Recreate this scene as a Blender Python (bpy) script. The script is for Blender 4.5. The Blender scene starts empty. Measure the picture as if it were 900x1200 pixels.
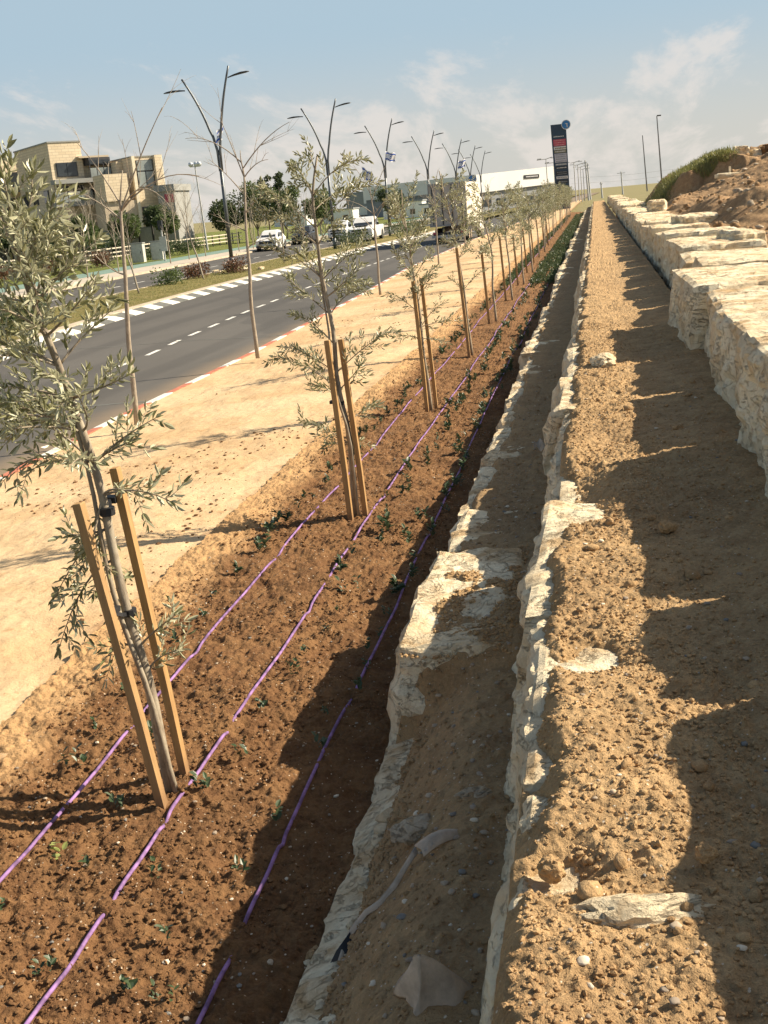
import bpy, bmesh, math, random
import numpy as np
from mathutils import Vector, Matrix, Euler
R_ = math.radians
SC = bpy.context.scene
COL = SC.collection

# ------------------------------------------------------------------ camera, sky, sun, exposure
cam_d = bpy.data.cameras.new("camera"); cam = bpy.data.objects.new("camera", cam_d); COL.objects.link(cam); SC.camera = cam
cam_d.sensor_fit = 'VERTICAL'; cam_d.sensor_height = 36.0; cam_d.lens = 39.0
cam_d.clip_start = 0.05; cam_d.clip_end = 9000
cr = Vector((0.98017797, 0.17940952, -0.08404386)); cu = Vector((0.03184629, 0.27601465, 0.9606257)); cf = Vector((-0.19554273, 0.94426063, -0.26482995))
mw = Matrix((cr, cu, -cf)).transposed().to_4x4(); mw.translation = Vector((0, 0, 2.5)); cam.matrix_world = mw

SUN_EL = 38.5; SUN_AZ = 20.0           # azimuth measured from +x towards +y
sd = bpy.data.lights.new("sun", 'SUN'); so = bpy.data.objects.new("sun", sd); COL.objects.link(so)
sd.energy = 5.0; sd.angle = R_(0.53); sd.color = (1.0, 0.87, 0.68)
sv = Vector((math.cos(R_(SUN_EL))*math.cos(R_(SUN_AZ)), math.cos(R_(SUN_EL))*math.sin(R_(SUN_AZ)), math.sin(R_(SUN_EL))))
so.rotation_euler = sv.to_track_quat('Z', 'Y').to_euler(); so.location = (20, 8, 20)
W = bpy.data.worlds.new("World"); SC.world = W; W.use_nodes = True
nt = W.node_tree; nt.nodes.clear()
def wn(t, **k):
    n = nt.nodes.new(t)
    for a, b in k.items(): setattr(n, a, b)
    return n
def wmath(op, a, b=None, clamp=False):
    n = wn('ShaderNodeMath', operation=op, use_clamp=clamp)
    for i, q in enumerate((a, b)):
        if q is None: continue
        if isinstance(q, (int, float)): n.inputs[i].default_value = q
        else: nt.links.new(q, n.inputs[i])
    return n.outputs[0]
sky = wn('ShaderNodeTexSky', sky_type='NISHITA', sun_disc=False, sun_elevation=R_(SUN_EL), sun_rotation=R_(90-SUN_AZ), altitude=200, air_density=1.0, dust_density=2.2, ozone_density=1.0)
tc = wn('ShaderNodeTexCoord'); sp = wn('ShaderNodeSeparateXYZ'); nt.links.new(tc.outputs['Generated'], sp.inputs[0])
zc = wmath('MAXIMUM', sp.outputs[2], 0.0)
# clouds: project the direction on a layer high above
den = wmath('ADD', zc, 0.16)
cx = wmath('DIVIDE', sp.outputs[0], den); cy = wmath('DIVIDE', sp.outputs[1], wmath('ADD', zc, 0.35))
cb = wn('ShaderNodeCombineXYZ'); nt.links.new(cx, cb.inputs[0]); nt.links.new(cy, cb.inputs[1])
cn = wn('ShaderNodeTexNoise'); cn.inputs['Scale'].default_value = 2.6; cn.inputs['Detail'].default_value = 10; cn.inputs['Roughness'].default_value = 0.62; cn.inputs['Distortion'].default_value = 0.3
nt.links.new(cb.outputs[0], cn.inputs['Vector'])
# more cloud towards the horizon
hz = wn('ShaderNodeMapRange'); nt.links.new(zc, hz.inputs[0]); hz.inputs[1].default_value = 0.06; hz.inputs[2].default_value = 0.17; hz.inputs[3].default_value = 0.12; hz.inputs[4].default_value = -0.02; hz.interpolation_type='SMOOTHSTEP'
cs = wmath('ADD', cn.outputs[0], hz.outputs[0])
cm = wn('ShaderNodeMapRange'); nt.links.new(cs, cm.inputs[0]); cm.inputs[1].default_value = 0.57; cm.inputs[2].default_value = 0.72; cm.inputs[3].default_value = 0; cm.inputs[4].default_value = 0.6; cm.interpolation_type='SMOOTHSTEP'
# dusty air low over the horizon
hb = wn('ShaderNodeMapRange'); nt.links.new(zc, hb.inputs[0]); hb.inputs[1].default_value = 0.18; hb.inputs[2].default_value = 0.42; hb.inputs[3].default_value = 0.93; hb.inputs[4].default_value = 0.0
bg1 = wn('ShaderNodeBackground'); bg1.inputs[1].default_value = 0.07
tint = wn('ShaderNodeMix', data_type='RGBA', blend_type='MULTIPLY'); tint.inputs[0].default_value = 1.0; tint.inputs[7].default_value = (0.98, 1.0, 0.93, 1)
nt.links.new(sky.outputs[0], tint.inputs[6]); nt.links.new(tint.outputs[2], bg1.inputs[0])
hc = wn('ShaderNodeMapRange'); nt.links.new(zc, hc.inputs[0]); hc.inputs[1].default_value = 0.02; hc.inputs[2].default_value = 0.15; hc.interpolation_type='SMOOTHSTEP'
hcol = wn('ShaderNodeMix', data_type='RGBA'); nt.links.new(hc.outputs[0], hcol.inputs[0]); hcol.inputs[6].default_value = (0.375, 0.37, 0.345, 1); hcol.inputs[7].default_value = (0.255, 0.335, 0.395, 1)
bgh = wn('ShaderNodeBackground'); bgh.inputs[0].default_value = (0.54, 0.525, 0.465, 1); bgh.inputs[1].default_value = 1.0; nt.links.new(hcol.outputs[2], bgh.inputs[0])
bg2 = wn('ShaderNodeBackground'); bg2.inputs[0].default_value = (0.50, 0.455, 0.42, 1); bg2.inputs[1].default_value = 1.0
m1 = wn('ShaderNodeMixShader'); nt.links.new(hb.outputs[0], m1.inputs[0]); nt.links.new(bg1.outputs[0], m1.inputs[1]); nt.links.new(bgh.outputs[0], m1.inputs[2])
m2 = wn('ShaderNodeMixShader'); nt.links.new(cm.outputs[0], m2.inputs[0]); nt.links.new(m1.outputs[0], m2.inputs[1]); nt.links.new(bg2.outputs[0], m2.inputs[2])
wo = wn('ShaderNodeOutputWorld'); nt.links.new(m2.outputs[0], wo.inputs[0])
SC.view_settings.view_transform = 'Standard'; SC.view_settings.look = 'None'; SC.view_settings.exposure = 0.80; SC.view_settings.gamma = 1.0; SC.view_settings.use_curve_mapping = False
SC.render.engine = 'CYCLES'

# ------------------------------------------------------------------ noise
def _h(ix, iy, iz, s):
    ix = ix.astype(np.int64); iy = iy.astype(np.int64); iz = np.asarray(iz).astype(np.int64)
    n = (ix*374761393 + iy*668265263 + iz*2147483647*3 + s*974634777) & 0xffffffff
    n = ((n ^ (n >> 13))*1274126177) & 0xffffffff
    n = ((n ^ (n >> 16))*2246822519) & 0xffffffff
    return ((n ^ (n >> 15)) & 0xffffff)/float(0xffffff)
def vn2(x, y, s=0):
    x0 = np.floor(x); y0 = np.floor(y); fx = x-x0; fy = y-y0
    fx = fx*fx*(3-2*fx); fy = fy*fy*(3-2*fy); z = np.zeros_like(x0)
    a = _h(x0, y0, z, s); b = _h(x0+1, y0, z, s); c = _h(x0, y0+1, z, s); d = _h(x0+1, y0+1, z, s)
    return (a+(b-a)*fx)*(1-fy)+(c+(d-c)*fx)*fy
def fbm2(x, y, o=4, s=0, g=0.5):
    t = 0; a = 1; n = 0
    for i in range(o):
        t = t+a*(vn2(x*2**i+i*17.3, y*2**i-i*9.1, s+i)-0.5); n += a; a *= g
    return t/n*2
def vn3(x, y, z, s=0):
    x0 = np.floor(x); y0 = np.floor(y); z0 = np.floor(z); fx = x-x0; fy = y-y0; fz = z-z0
    fx = fx*fx*(3-2*fx); fy = fy*fy*(3-2*fy); fz = fz*fz*(3-2*fz)
    def L(k):
        a = _h(x0, y0, z0+k, s); b = _h(x0+1, y0, z0+k, s); c = _h(x0, y0+1, z0+k, s); d = _h(x0+1, y0+1, z0+k, s)
        return (a+(b-a)*fx)*(1-fy)+(c+(d-c)*fx)*fy
    return L(0)*(1-fz)+L(1)*fz
def fbm3(x, y, z, o=4, s=0, g=0.5):
    t = 0; a = 1; n = 0
    for i in range(o):
        t = t+a*(vn3(x*2**i+i*7.7, y*2**i-i*3.1, z*2**i+i*5.9, s+i)-0.5); n += a; a *= g
    return t/n*2
def domes(x, y, cell, s=0, prob=0.7, rmin=0.25, rmax=0.6):
    """height (in cell units) of randomly placed rounded lumps"""
    u = x/cell; v = y/cell; iu = np.floor(u); iv = np.floor(v); out = np.zeros_like(u)
    z = np.zeros_like(u); wob = vn2(u*2.3, v*2.3, s+50)
    for di in (-1, 0, 1):
        for dj in (-1, 0, 1):
            a = iu+di; b = iv+dj
            r = rmin+(rmax-rmin)*_h(a, b, z, s+3)**2; on = _h(a, b, z, s+4) < prob
            px = a+0.15+0.7*_h(a, b, z, s+1); py = b+0.15+0.7*_h(a, b, z, s+2)
            d2 = ((u-px)**2+(v-py)**2)/(r*r)*(0.55+0.9*wob)
            hgt = np.where(on & (d2 < 1), np.sqrt(np.maximum(0, 1-d2))*r, 0)
            out = np.maximum(out, hgt)
    return out
def sst(a, b, x):
    t = np.clip((x-a)/(b-a), 0, 1); return t*t*(3-2*t)

# ------------------------------------------------------------------ objects
def link(o, parent=None):
    COL.objects.link(o)
    if parent is not None: o.parent = parent
    return o
def raw_mesh(name, V, Fs, mats, smooth=False, midx=None):
    V = np.asarray(V, dtype=np.float32); me = bpy.data.meshes.new(name)
    Fs = [np.asarray(f, dtype=np.int32) for f in Fs if len(f)]
    nl = sum(f.size for f in Fs); nf = sum(len(f) for f in Fs)
    me.vertices.add(len(V)); me.vertices.foreach_set("co", V.ravel())
    me.loops.add(nl); me.polygons.add(nf)
    me.loops.foreach_set("vertex_index", np.concatenate([f.ravel() for f in Fs]))
    tot = np.concatenate([np.full(len(f), f.shape[1], dtype=np.int32) for f in Fs]); st = np.concatenate([[0], np.cumsum(tot)[:-1]]).astype(np.int32)
    me.polygons.foreach_set("loop_start", st)
    me.polygons.foreach_set("loop_total", tot)
    me.polygons.foreach_set("use_smooth", np.full(nf, bool(smooth)))
    for m in (mats if isinstance(mats, (list, tuple)) else [mats]): me.materials.append(m)
    if midx is not None: me.polygons.foreach_set("material_index", np.asarray(midx, dtype=np.int32))
    me.update(calc_edges=True); me.validate()
    return me
def tag(o, label=None, cat=None, group=None, kind=None):
    if label: o['label'] = label
    if cat: o['category'] = cat
    if group: o['group'] = group
    if kind: o['kind'] = kind
    return o
def empty(name, loc=(0, 0, 0), rz=0, label=None, cat=None, group=None):
    o = bpy.data.objects.new(name, None); o.empty_display_size = 0.1; link(o); o.location = loc; o.rotation_euler = (0, 0, rz)
    return tag(o, label, cat, group)
class MB:
    def __init__(s): s.v = []; s.t = []; s.q = []; s.n = 0
    def add(s, V, tris=(), quads=()):
        V = np.asarray(V, dtype=float)
        s.v.append(V)
        if len(tris): s.t.append(np.asarray(tris)+s.n)
        if len(quads): s.q.append(np.asarray(quads)+s.n)
        s.n += len(V); return s
    def box(s, c, d, rot=None, taper=1.0):
        x, y, z = d[0]/2, d[1]/2, d[2]/2; k = taper
        V = np.array([(-x, -y, -z), (x, -y, -z), (x, y, -z), (-x, y, -z), (-x*k, -y*k, z), (x*k, -y*k, z), (x*k, y*k, z), (-x*k, y*k, z)])
        if rot is not None: V = V @ np.array(rot.to_matrix()).T
        return s.add(V+np.array(c), quads=[(3, 2, 1, 0), (4, 5, 6, 7), (0, 1, 5, 4), (1, 2, 6, 5), (2, 3, 7, 6), (3, 0, 4, 7)])
    def bx(s, x0, x1, y0, y1, z0, z1): return s.box(((x0+x1)/2, (y0+y1)/2, (z0+z1)/2), (abs(x1-x0), abs(y1-y0), abs(z1-z0)))
    def tube(s, P, r, n=8, caps=True, sq=False):
        P = [Vector(p) for p in P]; m = len(P)
        rr = [r]*m if isinstance(r, (int, float)) else list(r)
        if len(rr) != m: rr = list(np.interp(np.linspace(0, 1, m), np.linspace(0, 1, len(rr)), rr))
        V = []; up = None
        for i in range(m):
            t = (P[min(i+1, m-1)]-P[max(i-1, 0)]).normalized()
            if up is None:
                up = Vector((1, 0, 0)) if abs(t.x) < 0.8 else Vector((0, 1, 0))
            a = (up-t*up.dot(t)).normalized(); up = a; b = t.cross(a)
            for k in range(n):
                th = 2*math.pi*(k+(0.5 if sq else 0))/n
                V.append(P[i]+(a*math.cos(th)+b*math.sin(th))*rr[i])
        Q = []
        for i in range(m-1):
            for k in range(n): Q.append((i*n+k, i*n+(k+1) % n, (i+1)*n+(k+1) % n, (i+1)*n+k))
        T = []
        if caps:
            V.append(P[0]); V.append(P[-1]); c0 = m*n; c1 = m*n+1
            for k in range(n): T.append((c0, (k+1) % n, k)); T.append((c1, (m-1)*n+k, (m-1)*n+(k+1) % n))
        return s.add([tuple(v) for v in V], T, Q)
    def cyl(s, c, axis, r, h, n=20, r2=None):
        a = Vector(axis).normalized()*h/2; c = Vector(c)
        return s.tube([c-a, c+a], [r, r if r2 is None else r2], n)
    def loft(s, rings, closed=True):
        n = len(rings[0]); V = [p for r in rings for p in r]; Q = []
        for i in range(len(rings)-1):
            for k in range(n if closed else n-1): Q.append((i*n+k, i*n+(k+1) % n, (i+1)*n+(k+1) % n, (i+1)*n+k))
        T = []
        if closed:
            V.append(tuple(np.mean(np.array(rings[0]), axis=0))); V.append(tuple(np.mean(np.array(rings[-1]), axis=0))); a = len(V)-2
            for k in range(n): T.append((a, (k+1) % n, k)); T.append((a+1, (len(rings)-1)*n+k, (len(rings)-1)*n+(k+1) % n))
        return s.add(V, T, Q)
    def prism(s, poly, a, b, fn):
        """extrude a 2D polygon between a and b; fn(u,v,w)->xyz"""
        return s.loft([[fn(u, v, a) for u, v in poly], [fn(u, v, b) for u, v in poly]])
    def mesh(s, name, mat, smooth=False):
        V = np.concatenate(s.v); Fs = []
        if s.q: Fs.append(np.concatenate(s.q))
        if s.t: Fs.append(np.concatenate(s.t))
        return raw_mesh(name, V, Fs, mat, smooth)
    def obj(s, name, mat, parent=None, smooth=False, loc=None, label=None, cat=None, group=None, kind=None):
        o = bpy.data.objects.new(name, s.mesh(name, mat, smooth)); link(o, parent)
        if loc is not None: o.location = loc
        return tag(o, label, cat, group, kind)
def kids(o, table): return table.get(o.name, [])
def copy_tree(root, loc, rz=None, label=None, group=None, scale=None):
    """copy a thing with its parts and sub-parts"""
    table = {}
    for ob in list(COL.objects):
        if ob.parent is not None: table.setdefault(ob.parent.name, []).append(ob)
    r = root.copy(); COL.objects.link(r); r.location = loc
    if rz is not None: r.rotation_euler = (0, 0, rz)
    if scale is not None: r.scale = (scale,)*3 if isinstance(scale, (int, float)) else scale
    if label: r['label'] = label
    if group: r['group'] = group
    for ch in table.get(root.name, []):
        c = ch.copy(); COL.objects.link(c); c.parent = r
        for g in table.get(ch.name, []):
            d = g.copy(); COL.objects.link(d); d.parent = c
    return r

# ------------------------------------------------------------------ materials
class NT:
    def __init__(s, name):
        s.m = bpy.data.materials.new(name); s.m.use_nodes = True; s.t = s.m.node_tree
        s.b = s.t.nodes['Principled BSDF']; s.tc = s.n('ShaderNodeTexCoord'); s.vec = s.tc.outputs['Object']
    def n(s, t, **k):
        x = s.t.nodes.new(t)
        for a, b in k.items(): setattr(x, a, b)
        return x
    def l(s, a, b): s.t.links.new(a, b)
    def set(s, inp, v):
        if isinstance(v, (int, float)): inp.default_value = v
        elif isinstance(v, tuple): inp.default_value = v+(1,) if len(v) == 3 and inp.type == 'RGBA' else v
        else: s.l(v, inp)
    def noise(s, sc, det=4, rough=0.55, dist=0.0, vec=None, stretch=None):
        x = s.n('ShaderNodeTexNoise'); x.inputs['Scale'].default_value = sc; x.inputs['Detail'].default_value = det; x.inputs['Roughness'].default_value = rough; x.inputs['Distortion'].default_value = dist
        v = vec or s.vec
        if stretch:
            mp = s.n('ShaderNodeMapping'); mp.inputs['Scale'].default_value = stretch; s.l(v, mp.inputs[0]); v = mp.outputs[0]
        s.l(v, x.inputs['Vector']); return x.outputs[0]
    def voro(s, sc, feat='F1', out=0, rnd=1.0):
        x = s.n('ShaderNodeTexVoronoi', feature=feat); x.inputs['Scale'].default_value = sc; x.inputs['Randomness'].default_value = rnd; s.l(s.vec, x.inputs['Vector']); return x.outputs[out]
    def math(s, op, a, b=0.0, clamp=False):
        x = s.n('ShaderNodeMath', operation=op, use_clamp=clamp); s.set(x.inputs[0], a); s.set(x.inputs[1], b); return x.outputs[0]
    def ramp(s, f, a, b, lo=0.0, hi=1.0):
        x = s.n('ShaderNodeMapRange'); x.interpolation_type = 'SMOOTHSTEP'; s.l(f, x.inputs[0])
        for i, v in zip((1, 2, 3, 4), (a, b, lo, hi)): x.inputs[i].default_value = v
        return x.outputs[0]
    def mix(s, f, a, b, blend='MIX'):
        x = s.n('ShaderNodeMix', data_type='RGBA', blend_type=blend); s.set(x.inputs[0], f); s.set(x.inputs[6], a); s.set(x.inputs[7], b); return x.outputs[2]
    def sep(s, v=None):
        x = s.n('ShaderNodeSeparateXYZ'); s.l(v or s.vec, x.inputs[0]); return x.outputs
    def bump(s, h, st=0.5, d=0.01, prev=None):
        x = s.n('ShaderNodeBump'); x.inputs['Strength'].default_value = st; x.inputs['Distance'].default_value = d; s.l(h, x.inputs['Height'])
        if prev is not None: s.l(prev, x.inputs['Normal'])
        return x.outputs[0]
    def fin(s, col, rough=0.8, normal=None, metal=0.0, spec=None):
        s.set(s.b.inputs['Base Color'], col); s.set(s.b.inputs['Roughness'], rough); s.b.inputs['Metallic'].default_value = metal
        if normal is not None: s.l(normal, s.b.inputs['Normal'])
        if spec is not None: s.b.inputs['Specular IOR Level'].default_value = spec
        return s.m
def plain(name, col, rough=0.6, metal=0.0, var=0.12, sc=6.0, bump=0.0, spec=None):
    t = NT(name); f = t.noise(sc, 5, 0.6)
    c = t.mix(t.ramp(f, 0.3, 0.7), tuple(v*(1-var) for v in col), tuple(min(1, v*(1+var)) for v in col))
    nm = t.bump(t.noise(sc*6, 4), 0.4, bump) if bump else None
    return t.fin(c, rough, nm, metal, spec)

def soil_mat(name, cA, cB, cDark, speck, fine=1.0, edge=None):
    t = NT(name)
    n1 = t.noise(0.9, 5, 0.6); n2 = t.noise(7, 6, 0.65); n3 = t.noise(60, 4, 0.7); n4 = t.noise(260, 3, 0.7)
    c = t.mix(t.ramp(n2, 0.35, 0.65), cA, cB)
    c = t.mix(t.ramp(n1, 0.45, 0.72, 0, 0.45), c, cDark)
    c = t.mix(t.ramp(n3, 0.42, 0.75, 0, 0.5), c, tuple(v*1.35 for v in cB))
    c = t.mix(t.ramp(n4, 0.30, 0.52, 0.35, 0), c, tuple(v*0.6 for v in cDark))
    # small pale grit
    vd = t.voro(70); rnd = t.voro(70, out=1); rs = t.sep(rnd)
    g = t.math('MULTIPLY', t.ramp(vd, 0.20, 0.28, 1, 0), t.math('GREATER_THAN', rs[0], 0.93))
    c = t.mix(g, c, speck)
    if edge:
        x = t.sep()[0]; xx = t.math('ADD', x, t.math('MULTIPLY', t.math('SUBTRACT', t.noise(1.6, 6, 0.7), 0.5), edge[3]))
        c = t.mix(t.ramp(xx, edge[0], edge[1], 1, 0), c, edge[2])
    b = t.bump(n4, 0.6, 0.006*fine)
    b = t.bump(n3, 0.7, 0.02*fine, b)
    b = t.bump(t.voro(38, 'SMOOTH_F1'), 0.35, 0.02*fine, b)
    return t.fin(c, 0.95, b, spec=0.15)
SAND = (0.60, 0.40, 0.215)
def sand_mat():
    t = NT('sand'); n1 = t.noise(0.55, 6, 0.62); n2 = t.noise(5, 6, 0.65); n3 = t.noise(45, 5, 0.7)
    c = t.mix(t.ramp(n1, 0.38, 0.62), (0.64, 0.475, 0.285), (0.55, 0.375, 0.205))
    c = t.mix(t.ramp(n2, 0.55, 0.75, 0, 0.6), c, (0.36, 0.19, 0.085))
    c = t.mix(t.ramp(t.noise(1.8, 6, 0.75, stretch=(1, 0.35, 1)), 0.62, 0.72, 0, 0.75), c, (0.33, 0.185, 0.09))
    c = t.mix(t.ramp(t.noise(14, 6, 0.75), 0.58, 0.70, 0, 0.55), c, (0.34, 0.20, 0.10))
    c = t.mix(t.ramp(n3, 0.28, 0.5, 0.3, 0), c, (0.30, 0.19, 0.10))
    # reddish soil spilled out of the bed
    x = t.sep()[0]; xx = t.math('ADD', x, t.math('MULTIPLY', t.math('SUBTRACT', t.noise(1.6, 6, 0.7), 0.5), 1.3))
    c = t.mix(t.ramp(xx, -3.35, -2.8, 0, 1), c, (0.27, 0.125, 0.055))
    b = t.bump(n3, 0.6, 0.012); b = t.bump(n2, 0.6, 0.03, b)
    return t.fin(c, 0.95, b, spec=0.15)
def stone_mat(name='limestone', lo=(0.76, 0.60, 0.385), hi=(0.95, 0.85, 0.62), dust=True):
    t = NT(name)
    oi = t.n('ShaderNodeObjectInfo'); ad = t.n('ShaderNodeVectorMath', operation='ADD'); t.l(t.vec, ad.inputs[0]); t.l(oi.outputs['Random'], ad.inputs[1]); t.vec = ad.outputs[0]
    n1 = t.noise(2.2, 6, 0.62, 0.6); n2 = t.noise(11, 7, 0.7); n3 = t.noise(70, 5, 0.7)
    c = t.mix(t.ramp(n1, 0.35, 0.65), lo, hi)
    c = t.mix(t.ramp(n2, 0.56, 0.72, 0, 0.6), c, (0.62, 0.42, 0.21))
    c = t.mix(t.ramp(t.noise(5, 7, 0.75, 1.2), 0.60, 0.68, 0, 0.6), c, (0.36, 0.17, 0.09))
    c = t.mix(t.ramp(n3, 0.62, 0.74, 0, 0.4), c, (0.40, 0.28, 0.16))
    if dust:
        ge = t.n('ShaderNodeNewGeometry'); nz = t.sep(ge.outputs['Normal'])[2]
        f = t.math('MULTIPLY', t.ramp(nz, 0.55, 0.95), t.ramp(t.noise(3.4, 7, 0.7, 0.5), 0.46, 0.62, 0, 0.85))
        c = t.mix(f, c, (0.50, 0.33, 0.165))
    b = t.bump(n3, 0.7, 0.008); b = t.bump(n2, 0.7, 0.03, b); b = t.bump(t.noise(26, 8, 0.75, 0.5), 0.8, 0.02, b)
    cr_ = t.ramp(t.math('ABSOLUTE', t.math('SUBTRACT', t.noise(4.5, 8, 0.65, 0.8, stretch=(1.0, 1.0, 2.5)), 0.5)), 0.0, 0.014); b = t.bump(cr_, 0.9, 0.03, b); c = t.mix(t.math('MULTIPLY', t.math('SUBTRACT', 1.0, cr_), 0.14), c, (0.26, 0.17, 0.10))
    return t.fin(c, 0.9, b, spec=0.2)
def asphalt_mat():
    t = NT('asphalt'); n1 = t.noise(0.25, 5, 0.6, stretch=(1, 0.25, 1)); n3 = t.noise(90, 4, 0.8)
    c = t.mix(t.ramp(n1, 0.35, 0.65), (0.092, 0.085, 0.075), (0.118, 0.109, 0.096))
    c = t.mix(t.ramp(t.noise(1.3, 6, 0.7), 0.58, 0.75, 0, 0.4), c, (0.13, 0.115, 0.092))
    c = t.mix(t.ramp(n3, 0.5, 0.75, 0, 0.5), c, (0.15, 0.14, 0.13))
    wv = t.n('ShaderNodeMath', operation='SINE'); t.l(t.math('MULTIPLY', t.math('ADD', t.sep()[0], t.math('MULTIPLY', t.noise(0.12, 3), 0.8)), 3.6), wv.inputs[0]); c = t.mix(t.math('MULTIPLY', t.ramp(wv.outputs[0], 0.1, 0.9), 0.35), c, (0.058, 0.054, 0.049))
    c = t.mix(t.ramp(t.noise(0.16, 4, 0.5, stretch=(1, 0.5, 1)), 0.52, 0.535, 0, 0.4), c, (0.062, 0.058, 0.053))
    x = t.sep(); kx = t.math('ADD', x[0], t.math('MULTIPLY', t.noise(0.9, 4), 0.5))
    c = t.mix(t.ramp(kx, -7.9, -7.0, 0, 0.55), c, (0.34, 0.245, 0.15))     # sand blown along the kerb
    b = t.bump(n3, 0.5, 0.006)
    return t.fin(c, 0.8, b, spec=0.3)
M = {}
M['bed'] = soil_mat('bed_soil', (0.165, 0.083, 0.038), (0.25, 0.137, 0.062), (0.085, 0.044, 0.024), (0.62, 0.50, 0.36), 1.1, edge=(-3.05, -2.72, (0.50, 0.31, 0.15), 0.7))
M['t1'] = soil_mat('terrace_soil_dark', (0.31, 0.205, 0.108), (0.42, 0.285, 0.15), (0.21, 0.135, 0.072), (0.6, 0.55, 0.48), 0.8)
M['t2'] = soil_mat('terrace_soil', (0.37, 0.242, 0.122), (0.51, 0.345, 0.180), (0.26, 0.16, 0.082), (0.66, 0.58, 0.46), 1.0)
M['hill'] = soil_mat('excavated_earth', (0.44, 0.27, 0.14), (0.60, 0.40, 0.22), (0.27, 0.14, 0.07), (0.62, 0.52, 0.38), 5.0)
M['clod'] = soil_mat('clod_soil', (0.37, 0.236, 0.118), (0.51, 0.342, 0.176), (0.27, 0.16, 0.082), (0.6, 0.5, 0.38), 0.6)
M['clodred'] = soil_mat('clod_red', (0.155, 0.080, 0.038), (0.24, 0.135, 0.062), (0.08, 0.042, 0.023), (0.6, 0.5, 0.38), 0.6)
M['sand'] = sand_mat(); M['stone'] = stone_mat(); M['asphalt'] = asphalt_mat()
M['rubble'] = stone_mat('rubble_stone', (0.46, 0.37, 0.26), (0.66, 0.56, 0.42))
def pebble_mat():
    t = NT('pebble'); g = t.n('ShaderNodeNewGeometry'); r = g.outputs['Random Per Island']
    c = t.mix(t.ramp(r, 0.2, 0.8), (0.46, 0.36, 0.25), (0.30, 0.24, 0.18)); c = t.mix(t.math('GREATER_THAN', r, 0.86), c, (0.20, 0.19, 0.17))
    c = t.mix(t.math('LESS_THAN', r, 0.14), c, (0.66, 0.58, 0.45))
    return t.fin(c, 0.8, t.bump(t.noise(80, 4), 0.4, 0.004))
M['pebble'] = pebble_mat()
M['concrete'] = plain('concrete_kerb', (0.50, 0.42, 0.31), 0.9, 0, 0.15, 3, 0.01)
M['white_paint'] = plain('road_paint', (0.72, 0.70, 0.64), 0.7, 0, 0.12, 8)
M['red_paint'] = plain('kerb_red', (0.50, 0.17, 0.10), 0.8, 0, 0.3, 8)
M['black_paint'] = plain('kerb_black', (0.13, 0.13, 0.115), 0.8, 0, 0.2, 8)
M['sidewalk'] = plain('pavers', (0.46, 0.40, 0.32), 0.9, 0, 0.1, 2)
M['bikepath'] = plain('green_path', (0.17, 0.255, 0.21), 0.85, 0, 0.12, 1)
M['metal'] = plain('lamp_metal', (0.13, 0.14, 0.145), 0.45, 0.6, 0.1, 3)
M['galv'] = plain('galvanised', (0.46, 0.46, 0.45), 0.6, 0.2, 0.1, 3)
M['head'] = plain('lamp_head', (0.05, 0.055, 0.06), 0.4, 0.3)
M['pipe'] = plain('purple_pipe', (0.25, 0.14, 0.31), 0.7, 0, 0.45, 14, spec=0.3)
M['black'] = plain('black_plastic', (0.015, 0.015, 0.016), 0.5)
M['fabric'] = plain('geotextile', (0.47, 0.385, 0.30), 0.95, 0, 0.18, 20, 0.004)
M['blue'] = plain('blue_plastic', (0.03, 0.10, 0.35), 0.5)
def wood_mat():
    t = NT('stake_wood'); n = t.noise(9, 6, 0.65, 0.4, stretch=(6, 6, 0.5)); c = t.mix(t.ramp(n, 0.3, 0.7), (0.50, 0.30, 0.115), (0.36, 0.20, 0.075))
    c = t.mix(t.ramp(t.noise(3, 4), 0.6, 0.75, 0, 0.5), c, (0.24, 0.14, 0.06))
    oi = t.n('ShaderNodeObjectInfo'); c = t.mix(t.math('MULTIPLY', oi.outputs['Random'], 0.4), c, (0.30, 0.20, 0.11))
    z = t.math('ADD', t.sep()[2], t.math('MULTIPLY', t.noise(12, 5), 0.16)); c = t.mix(t.ramp(z, 0.12, 0.30, 0.75, 0), c, (0.22, 0.12, 0.06))
    k = t.ramp(t.voro(5.5), 0.05, 0.11, 1, 0); c = t.mix(t.math('MULTIPLY', k, 0.7), c, (0.14, 0.075, 0.03))
    return t.fin(c, 0.75, t.bump(n, 0.7, 0.006))
M['wood'] = wood_mat()
def bark_mat(name, a, b):
    t = NT(name); n = t.noise(22, 6, 0.7, 0.5, stretch=(1, 1, 0.35)); c = t.mix(t.ramp(n, 0.35, 0.65), a, b)
    c = t.mix(t.ramp(t.noise(60, 4), 0.6, 0.7, 0, 0.4), c, tuple(v*0.4 for v in a))
    return t.fin(c, 0.9, t.bump(n, 0.7, 0.006))
M['bark'] = bark_mat('olive_bark', (0.24, 0.19, 0.135), (0.40, 0.34, 0.25))
M['bark2'] = bark_mat('sapling_bark', (0.26, 0.215, 0.165), (0.42, 0.36, 0.28))
def leaf_mat(name, top, under, var, rough=0.45, trans=0.35):
    t = NT(name); g = t.n('ShaderNodeNewGeometry'); r = g.outputs['Random Per Island']
    c = t.mix(r, top, var)
    c = t.mix(g.outputs['Backfacing'], c, under)
    t.fin(c, rough, None)
    out = t.t.nodes['Material Output']; tr = t.n('ShaderNodeBsdfTranslucent'); t.l(c, tr.inputs[0]); ms = t.n('ShaderNodeMixShader'); ms.inputs[0].default_value = trans
    t.l(t.b.outputs[0], ms.inputs[1]); t.l(tr.outputs[0], ms.inputs[2]); t.l(ms.outputs[0], out.inputs[0])
    return t.m
M['olive'] = leaf_mat('olive_leaves', (0.165, 0.175, 0.075), (0.50, 0.49, 0.32), (0.36, 0.35, 0.19), 0.36, 0.25)
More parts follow.
